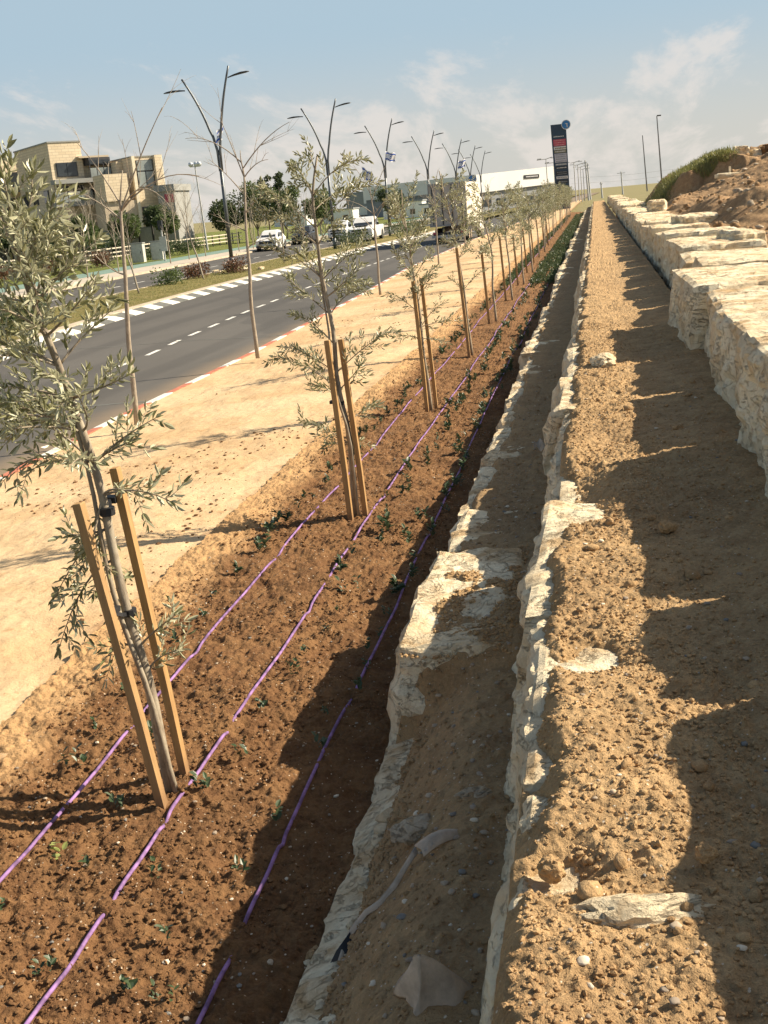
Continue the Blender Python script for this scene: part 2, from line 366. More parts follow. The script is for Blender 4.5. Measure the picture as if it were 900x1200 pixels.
M['green'] = leaf_mat('green_leaves', (0.085, 0.125, 0.035), (0.13, 0.17, 0.07), (0.15, 0.19, 0.06))
M['darkgreen'] = leaf_mat('dark_leaves', (0.050, 0.078, 0.028), (0.10, 0.13, 0.06), (0.09, 0.12, 0.04))
M['seed'] = leaf_mat('seedling_leaves', (0.030, 0.058, 0.022), (0.08, 0.11, 0.055), (0.065, 0.095, 0.038), 0.42, 0.15)
M['paleleaf'] = leaf_mat('pale_leaves', (0.42, 0.46, 0.16), (0.45, 0.48, 0.2), (0.36, 0.42, 0.12), 0.35, 0.4)
M['redbush'] = leaf_mat('rusty_leaves', (0.14, 0.06, 0.035), (0.2, 0.1, 0.06), (0.10, 0.10, 0.04))
M['greybush'] = leaf_mat('grey_twiggy_leaves', (0.19, 0.165, 0.13), (0.2, 0.18, 0.14), (0.14, 0.14, 0.09))
M['grassblade'] = leaf_mat('grass_blades', (0.24, 0.27, 0.08), (0.3, 0.3, 0.12), (0.36, 0.33, 0.13))
def grass_mat(name, a, b, c3):
    t = NT(name); c = t.mix(t.ramp(t.noise(0.6, 6, 0.7), 0.35, 0.65), a, b); c = t.mix(t.ramp(t.noise(9, 6, 0.75), 0.5, 0.72, 0, 0.7), c, c3)
    return t.fin(c, 0.95, t.bump(t.noise(30, 5, 0.8), 0.9, 0.05), spec=0.1)
M['median'] = grass_mat('median_grass', (0.17, 0.155, 0.052), (0.25, 0.205, 0.085), (0.33, 0.255, 0.13))
M['lawn'] = grass_mat('lawn', (0.12, 0.15, 0.035), (0.18, 0.19, 0.06), (0.24, 0.22, 0.09))
M['plain'] = grass_mat('field', (0.20, 0.19, 0.09), (0.30, 0.25, 0.14), (0.14, 0.16, 0.06))
M['carwhite'] = plain('car_white', (0.78, 0.77, 0.74), 0.25, 0, 0.03, 2, spec=0.5)
M['cardark'] = plain('car_dark', (0.05, 0.052, 0.055), 0.3, 0.2)
M['glass'] = plain('dark_glass', (0.035, 0.042, 0.048), 0.08, 0, 0.1, 2, spec=0.6)
M['chrome'] = plain('chrome', (0.55, 0.55, 0.55), 0.25, 0.9)
M['tyre'] = plain('tyre', (0.02, 0.02, 0.02), 0.85)
M['lampglass'] = plain('lamp_glass', (0.62, 0.64, 0.66), 0.15, 0.3)
M['truckgrey'] = plain('truck_grey', (0.40, 0.38, 0.34), 0.7, 0, 0.12, 1)
M['truckside'] = plain('truck_side', (0.74, 0.68, 0.55), 0.6, 0, 0.10, 1)
M['signdark'] = plain('sign_navy', (0.018, 0.045, 0.085), 0.4, 0, 0.1, 1)
M['signred'] = plain('sign_red', (0.45, 0.06, 0.10), 0.5); M['signpink'] = plain('sign_pink', (0.62, 0.30, 0.32), 0.5)
M['signwhite'] = plain('sign_white', (0.62, 0.60, 0.60), 0.5); M['signgrey'] = plain('sign_grey', (0.20, 0.22, 0.25), 0.5); M['signlilac'] = plain('sign_lilac', (0.48, 0.46, 0.52), 0.5)
M['signolive'] = plain('sign_olive', (0.20, 0.18, 0.10), 0.5); M['signblue'] = plain('sign_blue', (0.03, 0.17, 0.42), 0.4); M['black2'] = plain('sign_black', (0.02, 0.022, 0.025), 0.5)
M['flagwhite'] = plain('flag_white', (0.75, 0.75, 0.76), 0.8); M['flagblue'] = plain('flag_blue', (0.03, 0.09, 0.38), 0.8)
M['whitewall'] = plain('white_cladding', (0.80, 0.79, 0.75), 0.6, 0, 0.04, 0.2); M['greywall'] = plain('grey_cladding', (0.27, 0.28, 0.28), 0.7, 0, 0.06, 0.2)
M['render'] = plain('pale_render', (0.52, 0.43, 0.31), 0.9, 0, 0.08, 0.6); M['slab'] = plain('balcony_slab', (0.30, 0.30, 0.28), 0.8, 0, 0.06, 0.8)
M['frame'] = plain('window_frame', (0.05, 0.05, 0.055), 0.5); M['balglass'] = plain('balcony_glass', (0.26, 0.29, 0.28), 0.12, 0, 0.2, 0.8, spec=0.6)
M['cream'] = plain('cream_column', (0.76, 0.67, 0.50), 0.8)
def brick_mat(name, a, b, mort, sc=1.0):
    t = NT(name); x = t.n('ShaderNodeTexBrick'); x.inputs['Scale'].default_value = sc; x.inputs['Color1'].default_value = a+(1,); x.inputs['Color2'].default_value = b+(1,); x.inputs['Mortar'].default_value = mort+(1,)
    x.inputs['Brick Width'].default_value = 0.75; x.inputs['Row Height'].default_value = 0.3; x.inputs['Mortar Size'].default_value = 0.02; x.inputs['Bias'].default_value = 0.0
    s_ = t.sep(); cb_ = t.n('ShaderNodeCombineXYZ'); t.l(t.math('ADD', s_[0], s_[1]), cb_.inputs[0]); t.l(s_[2], cb_.inputs[1]); t.l(cb_.outputs[0], x.inputs['Vector'])
    return t.fin(x.outputs['Color'], 0.9)
M['brick_warm'] = brick_mat('warm_stone_cladding', (0.76, 0.635, 0.45), (0.66, 0.54, 0.37), (0.48, 0.39, 0.28))
M['brick_grey'] = brick_mat('grey_stone_cladding', (0.42, 0.37, 0.29), (0.35, 0.31, 0.25), (0.25, 0.22, 0.18))
M['fence'] = plain('rail_white', (0.60, 0.53, 0.42), 0.8); M['fencepost'] = plain('dark_post', (0.045, 0.04, 0.035), 0.8)
M['cabinet'] = plain('cabinet_grey', (0.50, 0.48, 0.42), 0.7)
M['tie'] = plain('black_tie', (0.02, 0.02, 0.022), 0.6)

# ------------------------------------------------------------------ terrain
def sheet(name, xs, ys, fn, mat, kind='structure', smooth=True, warp=None):
    X, Y = np.meshgrid(np.asarray(xs, float), np.asarray(ys, float))
    if warp is not None: X = warp(X, Y)
    Z = fn(X, Y); V = np.stack([X.ravel(), Y.ravel(), Z.ravel()], 1)
    nx = len(xs); ny = len(ys); i = np.arange(ny-1)[:, None]*nx+np.arange(nx-1)[None, :]; i = i.ravel()
    Q = np.stack([i, i+1, i+nx+1, i+nx], 1)
    o = bpy.data.objects.new(name, raw_mesh(name, V, [Q], mat, smooth)); link(o); return tag(o, kind=kind)
def geo(a, b, n): return a*(b/a)**(np.linspace(0, 1, n))
def bend(y): return np.maximum(0, np.asarray(y, float)-75)*0.018
def xk(y):   # near kerb
    y = np.asarray(y, float); return np.interp(y, [0, 11, 15, 22, 36, 49, 80, 600], [-6.8, -6.85, -6.98, -7.0, -7.45, -8.05, -8.15, -8.15])+bend(y)
def xc(y):   # far (chequered) kerb of the near carriageway
    y = np.asarray(y, float); return np.interp(y, [0, 24, 27, 34, 44, 57, 77, 85, 100, 600], [-13.4, -14.0, -14.5, -15.1, -15.35, -15.3, -15.5, -15.2, -15.0, -15.0])+bend(y)
def xm(y):   # far edge of median
    y = np.asarray(y, float); return np.interp(y, [0, 40, 70, 95, 600], [-20.7, -20.5, -20.4, -20.1, -20.1])+bend(y)
def xf(y):
    y = np.asarray(y, float); return np.interp(y, [0, 57, 76, 95, 600], [-27.2, -27.4, -28.0, -28.6, -28.6])+bend(y)
ROADZ = -0.30
def bed_z(x, y):
    z = -0.035*sst(-2.2, -1.0, x)-0.02+0.035*fbm2(x*1.3, y*1.3, 3, 5)
    z = z+0.040*fbm2(x*7, y*7, 5, 11, 0.65)+0.03*fbm2(x*3, y*3, 3, 12)+0.5*0.06*domes(x, y, 0.06, 21, 0.35)*sst(0.4, 0.7, vn2(x*2.1, y*2.1, 31))+0.6*0.024*domes(x, y, 0.024, 41, 0.7)-0.016*np.abs(fbm2(x*13, y*13, 3, 19, 0.6))
    z = z+0.05*sst(-2.6, -3.1, x)
    return z+0.01*fbm2(x*26, y*26, 2, 15)
def sand_z(x, y):
    k = xk(y); t = sst(0, 3.2, x-k)
    z = (ROADZ+0.13)+(0.0-(ROADZ+0.13))*t+0.05*fbm2(x*0.7, y*0.5, 3, 7)*t*(1-sst(-3.2, -2.9, x)*0.6)+0.018*fbm2(x*4, y*3, 4, 8)*sst(0, 0.4, x-k)
    return z+0.008*fbm2(x*18, y*18, 3, 9)*sst(0, .2, x-k)-0.01
def t1_z(x, y):
    near = 1-sst(4.72, 4.86, y)
    zn = 0.05+0.35*sst(-1.08, -0.50, x+0.06*fbm2(x*2, y*1.6, 2, 60))
    zf = 0.415+0.05*sst(-0.7, -0.3, x)+(0.065+0.05*fbm2(x*6, y*6, 3, 66))*np.exp(-((y-5.5)/0.75)**4)+0.03*fbm2(x*2, y*2, 3, 61)
    z = zn*near+zf*(1-near)
    ed = -0.955+0.08*fbm2(x*0+3.1, y*2.2, 4, 62)
    z = z-0.12*(1-sst(ed, ed+0.10, x))*(1-near*0.2)-0.6*sst(-0.955-0.06*near, -1.0-0.08*near, x+near*0.12*fbm2(x*0+1.3, y*3.1, 5, 67, 0.65))
    z = z+0.018*fbm2(x*8, y*8, 4, 63, 0.6)+0.45*0.05*domes(x, y, 0.05, 64, 0.3)
    return z+0.005*fbm2(x*30, y*30, 2, 65)
def t2_z(x, y):
    z = 1.0+0.03*fbm2(x*2.2, y*1.8, 3, 71)+0.04*sst(0.3, 0.85, x)
    ed = -0.25+0.10*fbm2(x*0+7.7, y*2.6, 5, 72, 0.6)
    z = z-0.10*(1-sst(ed-0.02, ed+0.09, x))-0.7*sst(-0.25, -0.30, x)
    lit = 0.35+0.65*sst(0.6, 0.15, x+0.25*fbm2(x, y, 2, 77))
    z = z+lit*(0.68+0.42*sst(0.3, 0.7, vn2(x*2.6, y*2.6, 79)))*(0.026*fbm2(x*8, y*8, 5, 73, 0.65)+0.5*0.03*domes(x, y, 0.03, 74, 0.3)+0.6*0.018*domes(x, y, 0.018, 75, 0.75)-0.014*np.abs(fbm2(x*16, y*16, 3, 78, 0.6)))
    z = z-0.12*np.exp(-((y-5.75)/0.55)**4)*sst(0.1, -0.15, x)
    # shallow hollows
    for hx, hy, hr, hd in ((-0.07, 3.55, 0.13, 0.08), (-0.14, 2.32, 0.09, 0.10), (0.05, 6.9, 0.2, 0.03)):
        z = z-hd*np.exp(-((x-hx)**2+(y-hy)**2)/(hr*hr))
    return z+0.007*fbm2(x*30, y*30, 2, 76)
ysn = geo(2.2, 34, 1500); ysf = geo(34, 135, 160)[1:]; ysA = np.concatenate([ysn, ysf])
sheet('planting_bed', np.linspace(-3.2, -0.78, 300), np.concatenate([geo(2.2, 22, 1250), geo(22, 135, 260)[1:]]), bed_z, M['bed'])
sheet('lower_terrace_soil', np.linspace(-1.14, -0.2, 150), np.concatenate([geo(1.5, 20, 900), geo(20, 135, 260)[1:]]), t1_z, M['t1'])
sheet('middle_terrace_soil', np.linspace(-0.33, 0.98, 240), np.concatenate([geo(1.2, 18, 1500), geo(18, 135, 300)[1:]]), t2_z, M['t2'])
def warp_sand(X, Y): k = xk(Y); return k+(X-0)*(-3.0-k)
sheet('sand_verge', np.concatenate([np.linspace(0, 0.06, 8), np.linspace(0.065, 1.0, 190)]), np.concatenate([geo(4.0, 40, 700), geo(40, 300, 160)[1:]]), sand_z, M['sand'], warp=warp_sand)
def strip(name, ys, fa, fb, z, mat, n=2, kind='structure'):
    return sheet(name, np.linspace(0, 1, n), ys, lambda X, Y: np.full_like(X, z) if not callable(z) else z(X, Y), mat, warp=lambda X, Y: fa(Y)+(fb(Y)-fa(Y))*X, kind=kind)
# the ground plane out to the horizon
gx = np.concatenate([-geo(0.5, 4000, 60)[::-1], geo(0.5, 4000, 60)])
sheet('ground', gx, np.concatenate([[-40, -10, 0], geo(5, 5000, 90)]), lambda X, Y: np.full_like(X, -0.55)+0*X, M['plain'])
YR = np.concatenate([np.linspace(0, 130, 131), geo(131, 700, 40)])
strip('road', YR, lambda y: xc(y)-0.02, lambda y: xk(y)-0.02, ROADZ, M['asphalt'])
strip('far_road', YR, lambda y: xf(y), lambda y: xm(y), ROADZ, M['asphalt'])
strip('side_pavement', YR, lambda y: xf(y)-3.3, lambda y: xf(y)-0.25, ROADZ+0.12, M['sidewalk'])
strip('bike_path', YR, lambda y: xf(y)-6.2, lambda y: xf(y)-3.3, ROADZ+0.124, M['bikepath'])
strip('lawn', YR, lambda y: xf(y)-50, lambda y: xf(y)-6.2, lambda X, Y: ROADZ+0.1+0.1*fbm2(X*0.2, Y*0.2, 3, 3)+0.016*np.clip(xf(Y)-12-X, 0, 40), M['lawn'], n=40)
strip('median_grass', np.concatenate([np.linspace(0, 90, 400), geo(90.5, 700, 80)]), lambda y: xm(y)+0.14, lambda y: xc(y)-0.84, lambda X, Y: ROADZ+0.14+0.03*fbm2(X*3, Y*3, 3, 4), M['median'], n=24)
# kerbs (real steps)
def kerb(name, fn, x0, x1, z0, z1a, z1b, ya, yb, step, mats, pick, kind='structure', gap=0.012):
    parts = {}
    y = ya; i = 0
    while y < yb:
        st = step; e = min(yb, y+st); m = pick(i); mb = parts.setdefault(m, MB())
        a0, a1 = float(fn(y+gap)), float(fn(e-gap)); V = []
        for yy, c in ((y+gap, a0), (e-gap, a1)):
            V += [(c+x0, yy, z0), (c+x1, yy, z0), (c+x1, yy, z1b), (c+x0, yy, z1a)]
        mb.add(V, quads=[(0, 1, 2, 3), (7, 6, 5, 4), (3, 2, 6, 7), (0, 3, 7, 4), (1, 5, 6, 2), (0, 4, 5, 1)])
        y = e; i += 1
    for m, mb in parts.items(): mb.obj(name, M[m], kind=kind)
kerb('near_kerb', xk, -0.13, 0.02, -0.5, ROADZ+0.12, ROADZ+0.135, 4, 130, 0.95, None, lambda i: 'white_paint' if i % 2 else 'red_paint')
kerb('chequered_kerb', xc, -0.46, 0.0, -0.5, ROADZ+0.14, ROADZ+0.02, 23.2, 130, 0.92, None, lambda i: 'white_paint' if i % 2 else 'black_paint')
kerb('median_kerb', xc, -0.84, -0.465, -0.5, ROADZ+0.17, ROADZ+0.17, 23.2, 130, 1.0, None, lambda i: 'concrete')
kerb('median_kerb', xm, 0.0, 0.14, -0.5, ROADZ+0.15, ROADZ+0.15, 20, 130, 1.0, None, lambda i: 'concrete')
kerb('pavement_kerb', xf, -0.25, 0.0, -0.5, ROADZ+0.13, ROADZ+0.13, 20, 130, 1.0, None, lambda i: 'concrete')
# lane dashes and a sealed seam across the carriageway
mb = MB()
for k in range(60):
    y0 = 21.9+k*1.86; x0 = float((xk(y0)+xc(y0))/2)+0.55-0.1; x1 = float((xk(y0+0.95)+xc(y0+0.95))/2)+0.45
    if y0 > 20: mb.add([(x0-0.06, y0, ROADZ+0.004), (x0+0.06, y0, ROADZ+0.004), (x1+0.06, y0+0.95, ROADZ+0.004), (x1-0.06, y0+0.95, ROADZ+0.004)], quads=[(0, 1, 2, 3)])
for k in range(40):
    y0 = 40+k*3.2; x0 = float((xm(y0)+xf(y0))/2); mb.add([(x0-0.07, y0, ROADZ+0.004), (x0+0.07, y0, ROADZ+0.004), (x0+0.07, y0+1.5, ROADZ+0.004), (x0-0.07, y0+1.5, ROADZ+0.004)], quads=[(0, 1, 2, 3)])
mb.obj('lane_marking', M['white_paint'], kind='structure')
mb = MB()
for yy, w in ((17.3, 0.05), (26.2, 0.04)):
    xs_ = np.linspace(float(xc(yy)), float(xk(yy))-0.15, 40)
    for a, b in zip(xs_[:-1], xs_[1:]):
        ya = yy+0.12*math.sin(a*1.7)+0.04*math.sin(a*7); yb = yy+0.12*math.sin(b*1.7)+0.04*math.sin(b*7)
        mb.add([(a, ya-w, ROADZ+0.004), (b, yb-w, ROADZ+0.004), (b, yb+w, ROADZ+0.004), (a, ya+w, ROADZ+0.004)], quads=[(0, 1, 2, 3)])
mb.obj('road_seam', M['black_paint'], kind='structure')

# excavated hillside behind the wall
def hill_z(x, y):
    up = np.clip(x-2.3, 0, 60)
    base = 1.22+0.25*sst(1.6, 2.3, x)
    r = sst(6, 46, y); slope = 0.05+0.40*r
    z = base+1.0*np.minimum(up*slope*0.95, 0.55+1.5*r+0.015*up)
    # spoil heaps beside the blocks
    for hx, hy, rx, ry, hh in ((3.3, 24.5, 0.75, 2.6, 0.50), (2.9, 30, 0.5, 3.0, 0.35), (3.5, 16.5, 0.8, 2.0, 0.18), (2.6, 40, 0.5, 4, .25)):
        z = z+hh*np.exp(-((x-hx)/rx)**2-((y-hy)/ry)**2)
    # grassy bank with its cut face
    f = sst(1.75, 3.3, x)*sst(43.4, 44.0, y+0.35*(x-3)+0.5*fbm2(x*1.5, y*0.7, 3, 80))
    z = z+f*(0.75*np.exp(-((x-3.6)/1.9)**4)+0.10*fbm2(x*1.2, y*1.2, 3, 81))
    # machine tracks running up the slope
    u = (x*0.94-y*0.22)
    z = z+0.16*np.abs(fbm2(u*0.35, (y*0.25+x*0.9)*1.8, 5, 82))*r**0.5+0.14*fbm2(x*0.9, y*0.7, 5, 83, 0.6)*sst(1.9, 2.6, x)
    z = z+0.06*domes(x, y, 0.25, 84, 0.25)*sst(1.8, 2.3, x)
    z = z*(1-sst(56, 68, y))+(-0.5)*sst(56, 68, y)
    return z+0.03*fbm2(x*5, y*5, 3, 85)
sheet('excavated_hillside', np.concatenate([np.linspace(1.55, 9, 300), geo(9.1, 120, 80)]), np.concatenate([geo(3, 40, 420), np.linspace(40.1, 48, 110), np.linspace(48.3, 70, 50)]), hill_z, M['hill'])

# ------------------------------------------------------------------ limestone blocks
def rock_mesh(name, L, D, H, seed, cell, r=0.07, amp=0.05, mat=None, batter=0.0, smooth=False):
    hx, hy, hz = D/2, L/2, H/2
    nx, ny, nz = [max(3, int(round(d/cell))) for d in (D, L, H)]
    def g(n): return np.linspace(-1, 1, n+1)
    Vs = []; Qs = []; off = 0
    for ax, (na, nb) in enumerate(((ny, nz), (nx, nz), (nx, ny))):
        for sgn in (-1, 1):
            A, B = np.meshgrid(g(na), g(nb), indexing='ij'); C = np.full_like(A, sgn)
            P = [None]*3; o = [i for i in range(3) if i != ax]; P[ax] = C; P[o[0]] = A; P[o[1]] = B
            V = np.stack([p.ravel() for p in P], 1); Vs.append(V)
            i = (np.arange(na)[:, None]*(nb+1)+np.arange(nb)[None, :]).ravel(); q = np.stack([i, i+nb+1, i+nb+2, i+1], 1)
            if (sgn > 0) == (ax == 1): q = q[:, ::-1]
            Qs.append(q+off); off += len(V)
    V = np.concatenate(Vs); Q = np.concatenate(Qs)
    key = np.round(V*4096).astype(np.int64); _, idx, inv = np.unique(key, axis=0, return_index=True, return_inverse=True); inv = inv.ravel()
    V = V[idx]; Q = inv[Q]
    h = np.array([hx, hy, hz]); P = V*h; inner = np.clip(P, -(h-r), h-r); n = P-inner; n = n/np.maximum(1e-6, np.linalg.norm(n, axis=1))[:, None]; P = inner+r*n
    x, y, z = P[:, 0]+seed*3.7, P[:, 1]+seed*1.3, P[:, 2]
    d = amp*1.5*fbm3(x*1.6, y*1.6, z*1.6, 3, seed)+amp*0.8*fbm3(x*6, y*6, z*6, 4, seed+9, 0.6)-amp*0.35*np.abs(fbm3(x*12, y*12, z*14, 3, seed+19))
    tn = fbm3(x*2.4, y*2.4, z*5.5, 4, seed+39, 0.6); d = d+amp*0.42*np.tanh(7*tn)+amp*0.28*np.tanh(9*fbm3(x*5, y*5, z*10, 3, seed+49, 0.6))
    # broken arris: knock pieces out near edges
    e = np.sort(np.abs(V), axis=1)[:, 1]; d = d-sst(0.80, 1.0, e)*amp*1.3*np.maximum(0, fbm3(x*3.5, y*3.5, z*3.5, 3, seed+29)+0.35)
    d = d*(1-0.45*np.clip(n[:, 2], 0, 1)); P = P+n*d[:, None]
    P[:, 0] += -batter*(0.5-P[:, 2]/H)*sst(0.3, -1.0, V[:, 0])      # face leans back towards its top
    return raw_mesh(name, P, [Q], mat or M['stone'], smooth)
BX = {}
def block_row(prefix, xfront, depth, ztop, height, ys0, near_to, cell0, batter, labels, glabel, amp=0.045, jitx=0.04, jitz=0.03, seed0=0, skip=None, gap=0.035, rad=0.03, xf=None, rot=0.5):
    rnd = random.Random(seed0); y = ys0[0]; i = 0; far = []
    seams = list(ys0)
    while seams[-1] < 118: seams.append(seams[-1]+rnd.uniform(1.3, 2.3)*(1 if seams[-1] < 40 else 1.5))
    protos = [rock_mesh('limestone_block', 2.0, depth, height, seed0+70+k, 0.075, 0.03, amp, batter=batter) for k in range(5)]
    for i in range(len(seams)-1):
        a, b = seams[i], seams[i+1]; L = b-a-gap; jx = rnd.uniform(-jitx, jitx); jz = rnd.uniform(-jitz, jitz); dd = depth*rnd.uniform(0.93, 1.1)
        ov = (skip or {}).get(i, {})
        jx = ov.get('jx', jx); jz = ov.get('jz', jz); dd = ov.get('d', dd)
        c = ((xf(a) if xf else xfront)+jx+dd/2, (a+b)/2, ztop+jz-height/2)
        if b < near_to:
            me = rock_mesh('limestone_block', L, dd, height, seed0+i, max(cell0, (a)*cell0*0.30), rad, amp, batter=batter)
            o = bpy.data.objects.new('limestone_block', me); link(o); o.location = c
        else:
            o = bpy.data.objects.new('limestone_block', protos[rnd.randrange(5)]); link(o); o.location = c; o.scale = (dd/depth, L/2.0, 1)
        o.rotation_euler = (ov.get('ry', rnd.uniform(-0.02, 0.02)), 0, rnd.uniform(-0.05, 0.05)*rot) if 'tilt' not in ov else (0, ov['tilt'], 0)
        if i < len(labels): tag(o, labels[i], 'stone block', glabel[1])
        else: tag(o, glabel[0], 'stone block', glabel[1])
ordn = ['nearest', 'second', 'third', 'fourth', 'fifth', 'sixth', 'seventh', 'eighth', 'ninth', 'tenth', 'eleventh', 'twelfth']
block_row('upper', 0.83, 1.12, 1.60, 0.80, [0.3, 1.9, 3.35, 4.28, 6.62, 8.45, 10.2, 12.6, 14.3], 16, 0.028, 0.03,
          ['upper wall limestone block right beside the camera, nearest and outside the right edge', 'upper wall limestone block outside the right edge, just after the nearest one', 'short upper wall limestone block just outside the right edge of the photo',
           'big pale limestone block of the upper wall cut by the right photo edge', 'second block in view of the upper limestone wall, with a cracked cream top', 'third block in view of the upper limestone wall, set back behind the cracked one', 'fourth block in view of the upper limestone wall, long with a flat cream top', 'fifth block in view of the upper limestone wall counted from the right edge'],
          ('cream limestone block in the receding far part of the upper wall beside the excavated slope', 'blocks of the upper limestone wall'), amp=0.038, jitx=0.06, jitz=0.06, seed0=100, gap=0.10, rad=0.045, xf=lambda y: 0.83 if y < 12 else 1.07+0.002*y, rot=1.0)
block_row('middle', -0.29, 0.60, 0.945, 0.72, [1.05, 2.72, 4.02, 5.7, 7.3, 8.15, 9.6, 11.7, 13.0], 14, 0.024, 0.13,
          ['pale limestone block at the bottom edge of the photo edging the sunlit middle terrace', 'rusty faced limestone block of the middle terrace edge, second from the bottom of the photo', 'long grey limestone block of the middle terrace edge, third from the bottom of the photo', 'earth topped limestone block of the middle terrace edge, fourth from the bottom of the photo',
           'limestone block of the middle terrace edge just before the one that juts out', 'limestone block that juts out furthest from the middle terrace edge above the blue litter', 'limestone block of the middle terrace edge right behind the one that juts out'],
          ('soil covered limestone block in the receding far part of the middle terrace edge', 'blocks edging the middle terrace'), amp=0.04, jitx=0.035, jitz=0.015, seed0=200,
          skip={0: dict(jx=0.045, jz=-0.005), 3: dict(jz=-0.05, jx=0.0), 5: dict(jx=-0.07, jz=0.02)})
block_row('lower', -1.02, 0.66, 0.375, 0.62, [1.2, 3.05, 4.80, 6.35, 7.5, 9.0, 10.4, 12.0, 13.4], 14, 0.028, 0.06,
          ['sunken limestone block at the bottom edge of the photo under dark lower soil', 'half buried tilted limestone block in front of the square ended one on the lower terrace', 'square ended limestone block of the lower terrace with bare shaded end and sunlit top',
           'low limestone block of the lower terrace right behind the square ended one', 'fifth limestone block of the lower terrace edge, grey with a soil covered top', 'sixth limestone block of the lower terrace edge with a sunlit corner'],
          ('half buried limestone block in the receding far part of the lower terrace edge', 'blocks edging the lower terrace'), amp=0.045, jitx=0.06, jitz=0.03, seed0=300,
          skip={0: dict(jx=0.025, jz=-0.215, tilt=-0.26), 1: dict(jx=0.02, jz=-0.245, tilt=-0.40), 2: dict(jx=0.0, jz=0.115, tilt=0.0, d=0.55)})
# loose blocks standing behind the upper wall and on the crest of the slope
def lone(name, loc, dims, seed, rz, label, cat='stone', group=None, mat=None, amp=0.04, cell=0.05, rx=0):
    me = rock_mesh(name, dims[1], dims[0], dims[2], seed, cell, min(0.05, 0.18*min(dims)), amp, mat=mat); o = bpy.data.objects.new(name, me); link(o); o.location = loc; o.rotation_euler = (rx, 0, rz); return tag(o, label, cat, group)
lone('limestone_block', (1.98, 16.6, 1.52), (0.42, 0.95, 0.50), 401, 0.25, 'squared limestone block with a smooth brown end standing behind the upper wall', 'stone block')
lone('limestone_block', (2.05, 25.2, 1.58), (0.85, 1.3, 0.42), 402, 0.1, 'rounded pale limestone block behind the upper wall next to the spoil heap', 'stone block')
lone('limestone_block', (1.95, 38.0, 1.70), (0.55, 0.9, 0.50), 403, -0.1, 'small upright cream limestone block far along behind the upper wall', 'stone block')
lone('stone_slab', (4.7, 41.0, float(hill_z(np.array([4.7]), np.array([41.0]))[0])+0.05), (1.3, 0.5, 0.16), 404, 0.2, 'flat white stone slab lying on the brown slope below the grassy bank', 'stone slab', amp=0.02)
for k, (x, y, w, h, lb) in enumerate([(5.25, 44, .55, .42, 'pale boulder nearest the grassy bank on the crest of the slope'), (5.75, 44, .34, .30, 'small dusty boulder, second on the crest of the slope'), (6.15, 44, .42, .48, 'rusty brown boulder standing highest on the crest of the slope'), (6.65, 44, .5, .36, 'grey boulder right of the rusty one on the crest of the slope'), (7.2, 44, .6, .36, 'cream boulder at the right edge of the photo on the crest of the slope')]):
    z = float(hill_z(np.array([x]), np.array([float(y)]))[0]); lone('boulder', (x, y, z+h*0.3), (w, w*0.9, h), 410+k, k*0.7, lb, 'boulder', 'boulders on the crest of the slope', M['clodred'] if k == 2 else None, 0.06)

# ------------------------------------------------------------------ scattered stones and clods
def ico(sub):
    bm = bmesh.new(); bmesh.ops.create_icosphere(bm, subdivisions=sub, radius=1.0); bm.verts.index_update()
    V = np.array([v.co[:] for v in bm.verts]); T = np.array([[v.index for v in f.verts] for f in bm.faces]); bm.free(); return V, T
I1 = ico(1); I2 = ico(2)
def scatter(name, n, pos, size, mat, seed, flat=0.7, sub=1, rough=0.35, sink=0.2, label=None, cat=None, group=None):
    r = np.random.default_rng(seed); V0, T0 = I1 if sub == 1 else I2; P = pos(r, n); n = len(P); S = size(r, n)
    m = len(V0)
    Va = np.repeat(V0[None], n, 0)
    Va = Va*(1+rough*(r.random((n, m, 1))-0.5)*2*0.8)
    A = r.uniform(0.65, 1.3, (n, 1, 3)); A[:, :, 2] *= flat; Va = Va*A
    th = r.uniform(0, 2*np.pi, n); c, s_ = np.cos(th)[:, None], np.sin(th)[:, None]
    X = Va[:, :, 0]*c-Va[:, :, 1]*s_; Y = Va[:, :, 0]*s_+Va[:, :, 1]*c; Z = Va[:, :, 2]
    Va = np.stack([X, Y, Z], 2)*S[:, None, None]; Va = Va+P[:, None, :]; Va[:, :, 2] += (S*flat*(1-2*sink))[:, None]*0.6
    T = (T0[None]+(np.arange(n)*m)[:, None, None]).reshape(-1, 3)
    o = bpy.data.objects.new(name, raw_mesh(name, Va.reshape(-1, 3), [T], mat, sub > 1)); link(o); return tag(o, label, cat, group, 'stuff')
def pos_in(x0, x1, y0, y1, zf, dens=None, bias=1.0):
    def f(r, n):
        x = r.uniform(x0, x1, n); y = y0*(y1/y0)**(r.random(n)**bias)
        if dens is not None: k = r.random(n) < dens(x, y); x = x[k]; y = y[k]
        return np.stack([x, y, zf(x, y)], 1)
    return f
def psize(a, b, p=2.5): return lambda r, n: a+(b-a)*r.random(n)**p
lump = lambda sc, s, lo=0.4: (lambda x, y: sst(lo, lo+0.25, vn2(x*sc, y*sc, s)))
scatter('soil_clods', 36000, pos_in(-0.22, 0.72, 1.5, 13, t2_z, lambda x, y: (0.3+0.7*sst(0.55, 0.05, x))*(0.5+0.5*sst(0.3, 0.65, vn2(x*2.6, y*2.6, 79)))), psize(0.0020, 0.0095, 2.6), M['clod'], 1, 0.8, label='brown clods crumbled over the middle terrace path', cat='soil clods')
scatter('soil_clods', 60, pos_in(-0.15, 0.7, 2.0, 9, t2_z), psize(0.012, 0.028, 2.5), M['clod'], 2, 0.75, 2, 0.22, label='fist sized clods on the middle terrace path', cat='soil clods')
scatter('pebbles', 330, pos_in(-0.2, 0.75, 1.6, 10, t2_z), psize(0.003, 0.012, 3), M['pebble'], 3, 0.55, 2, 0.3, label='pale pebbles scattered on the middle terrace path', cat='pebbles')
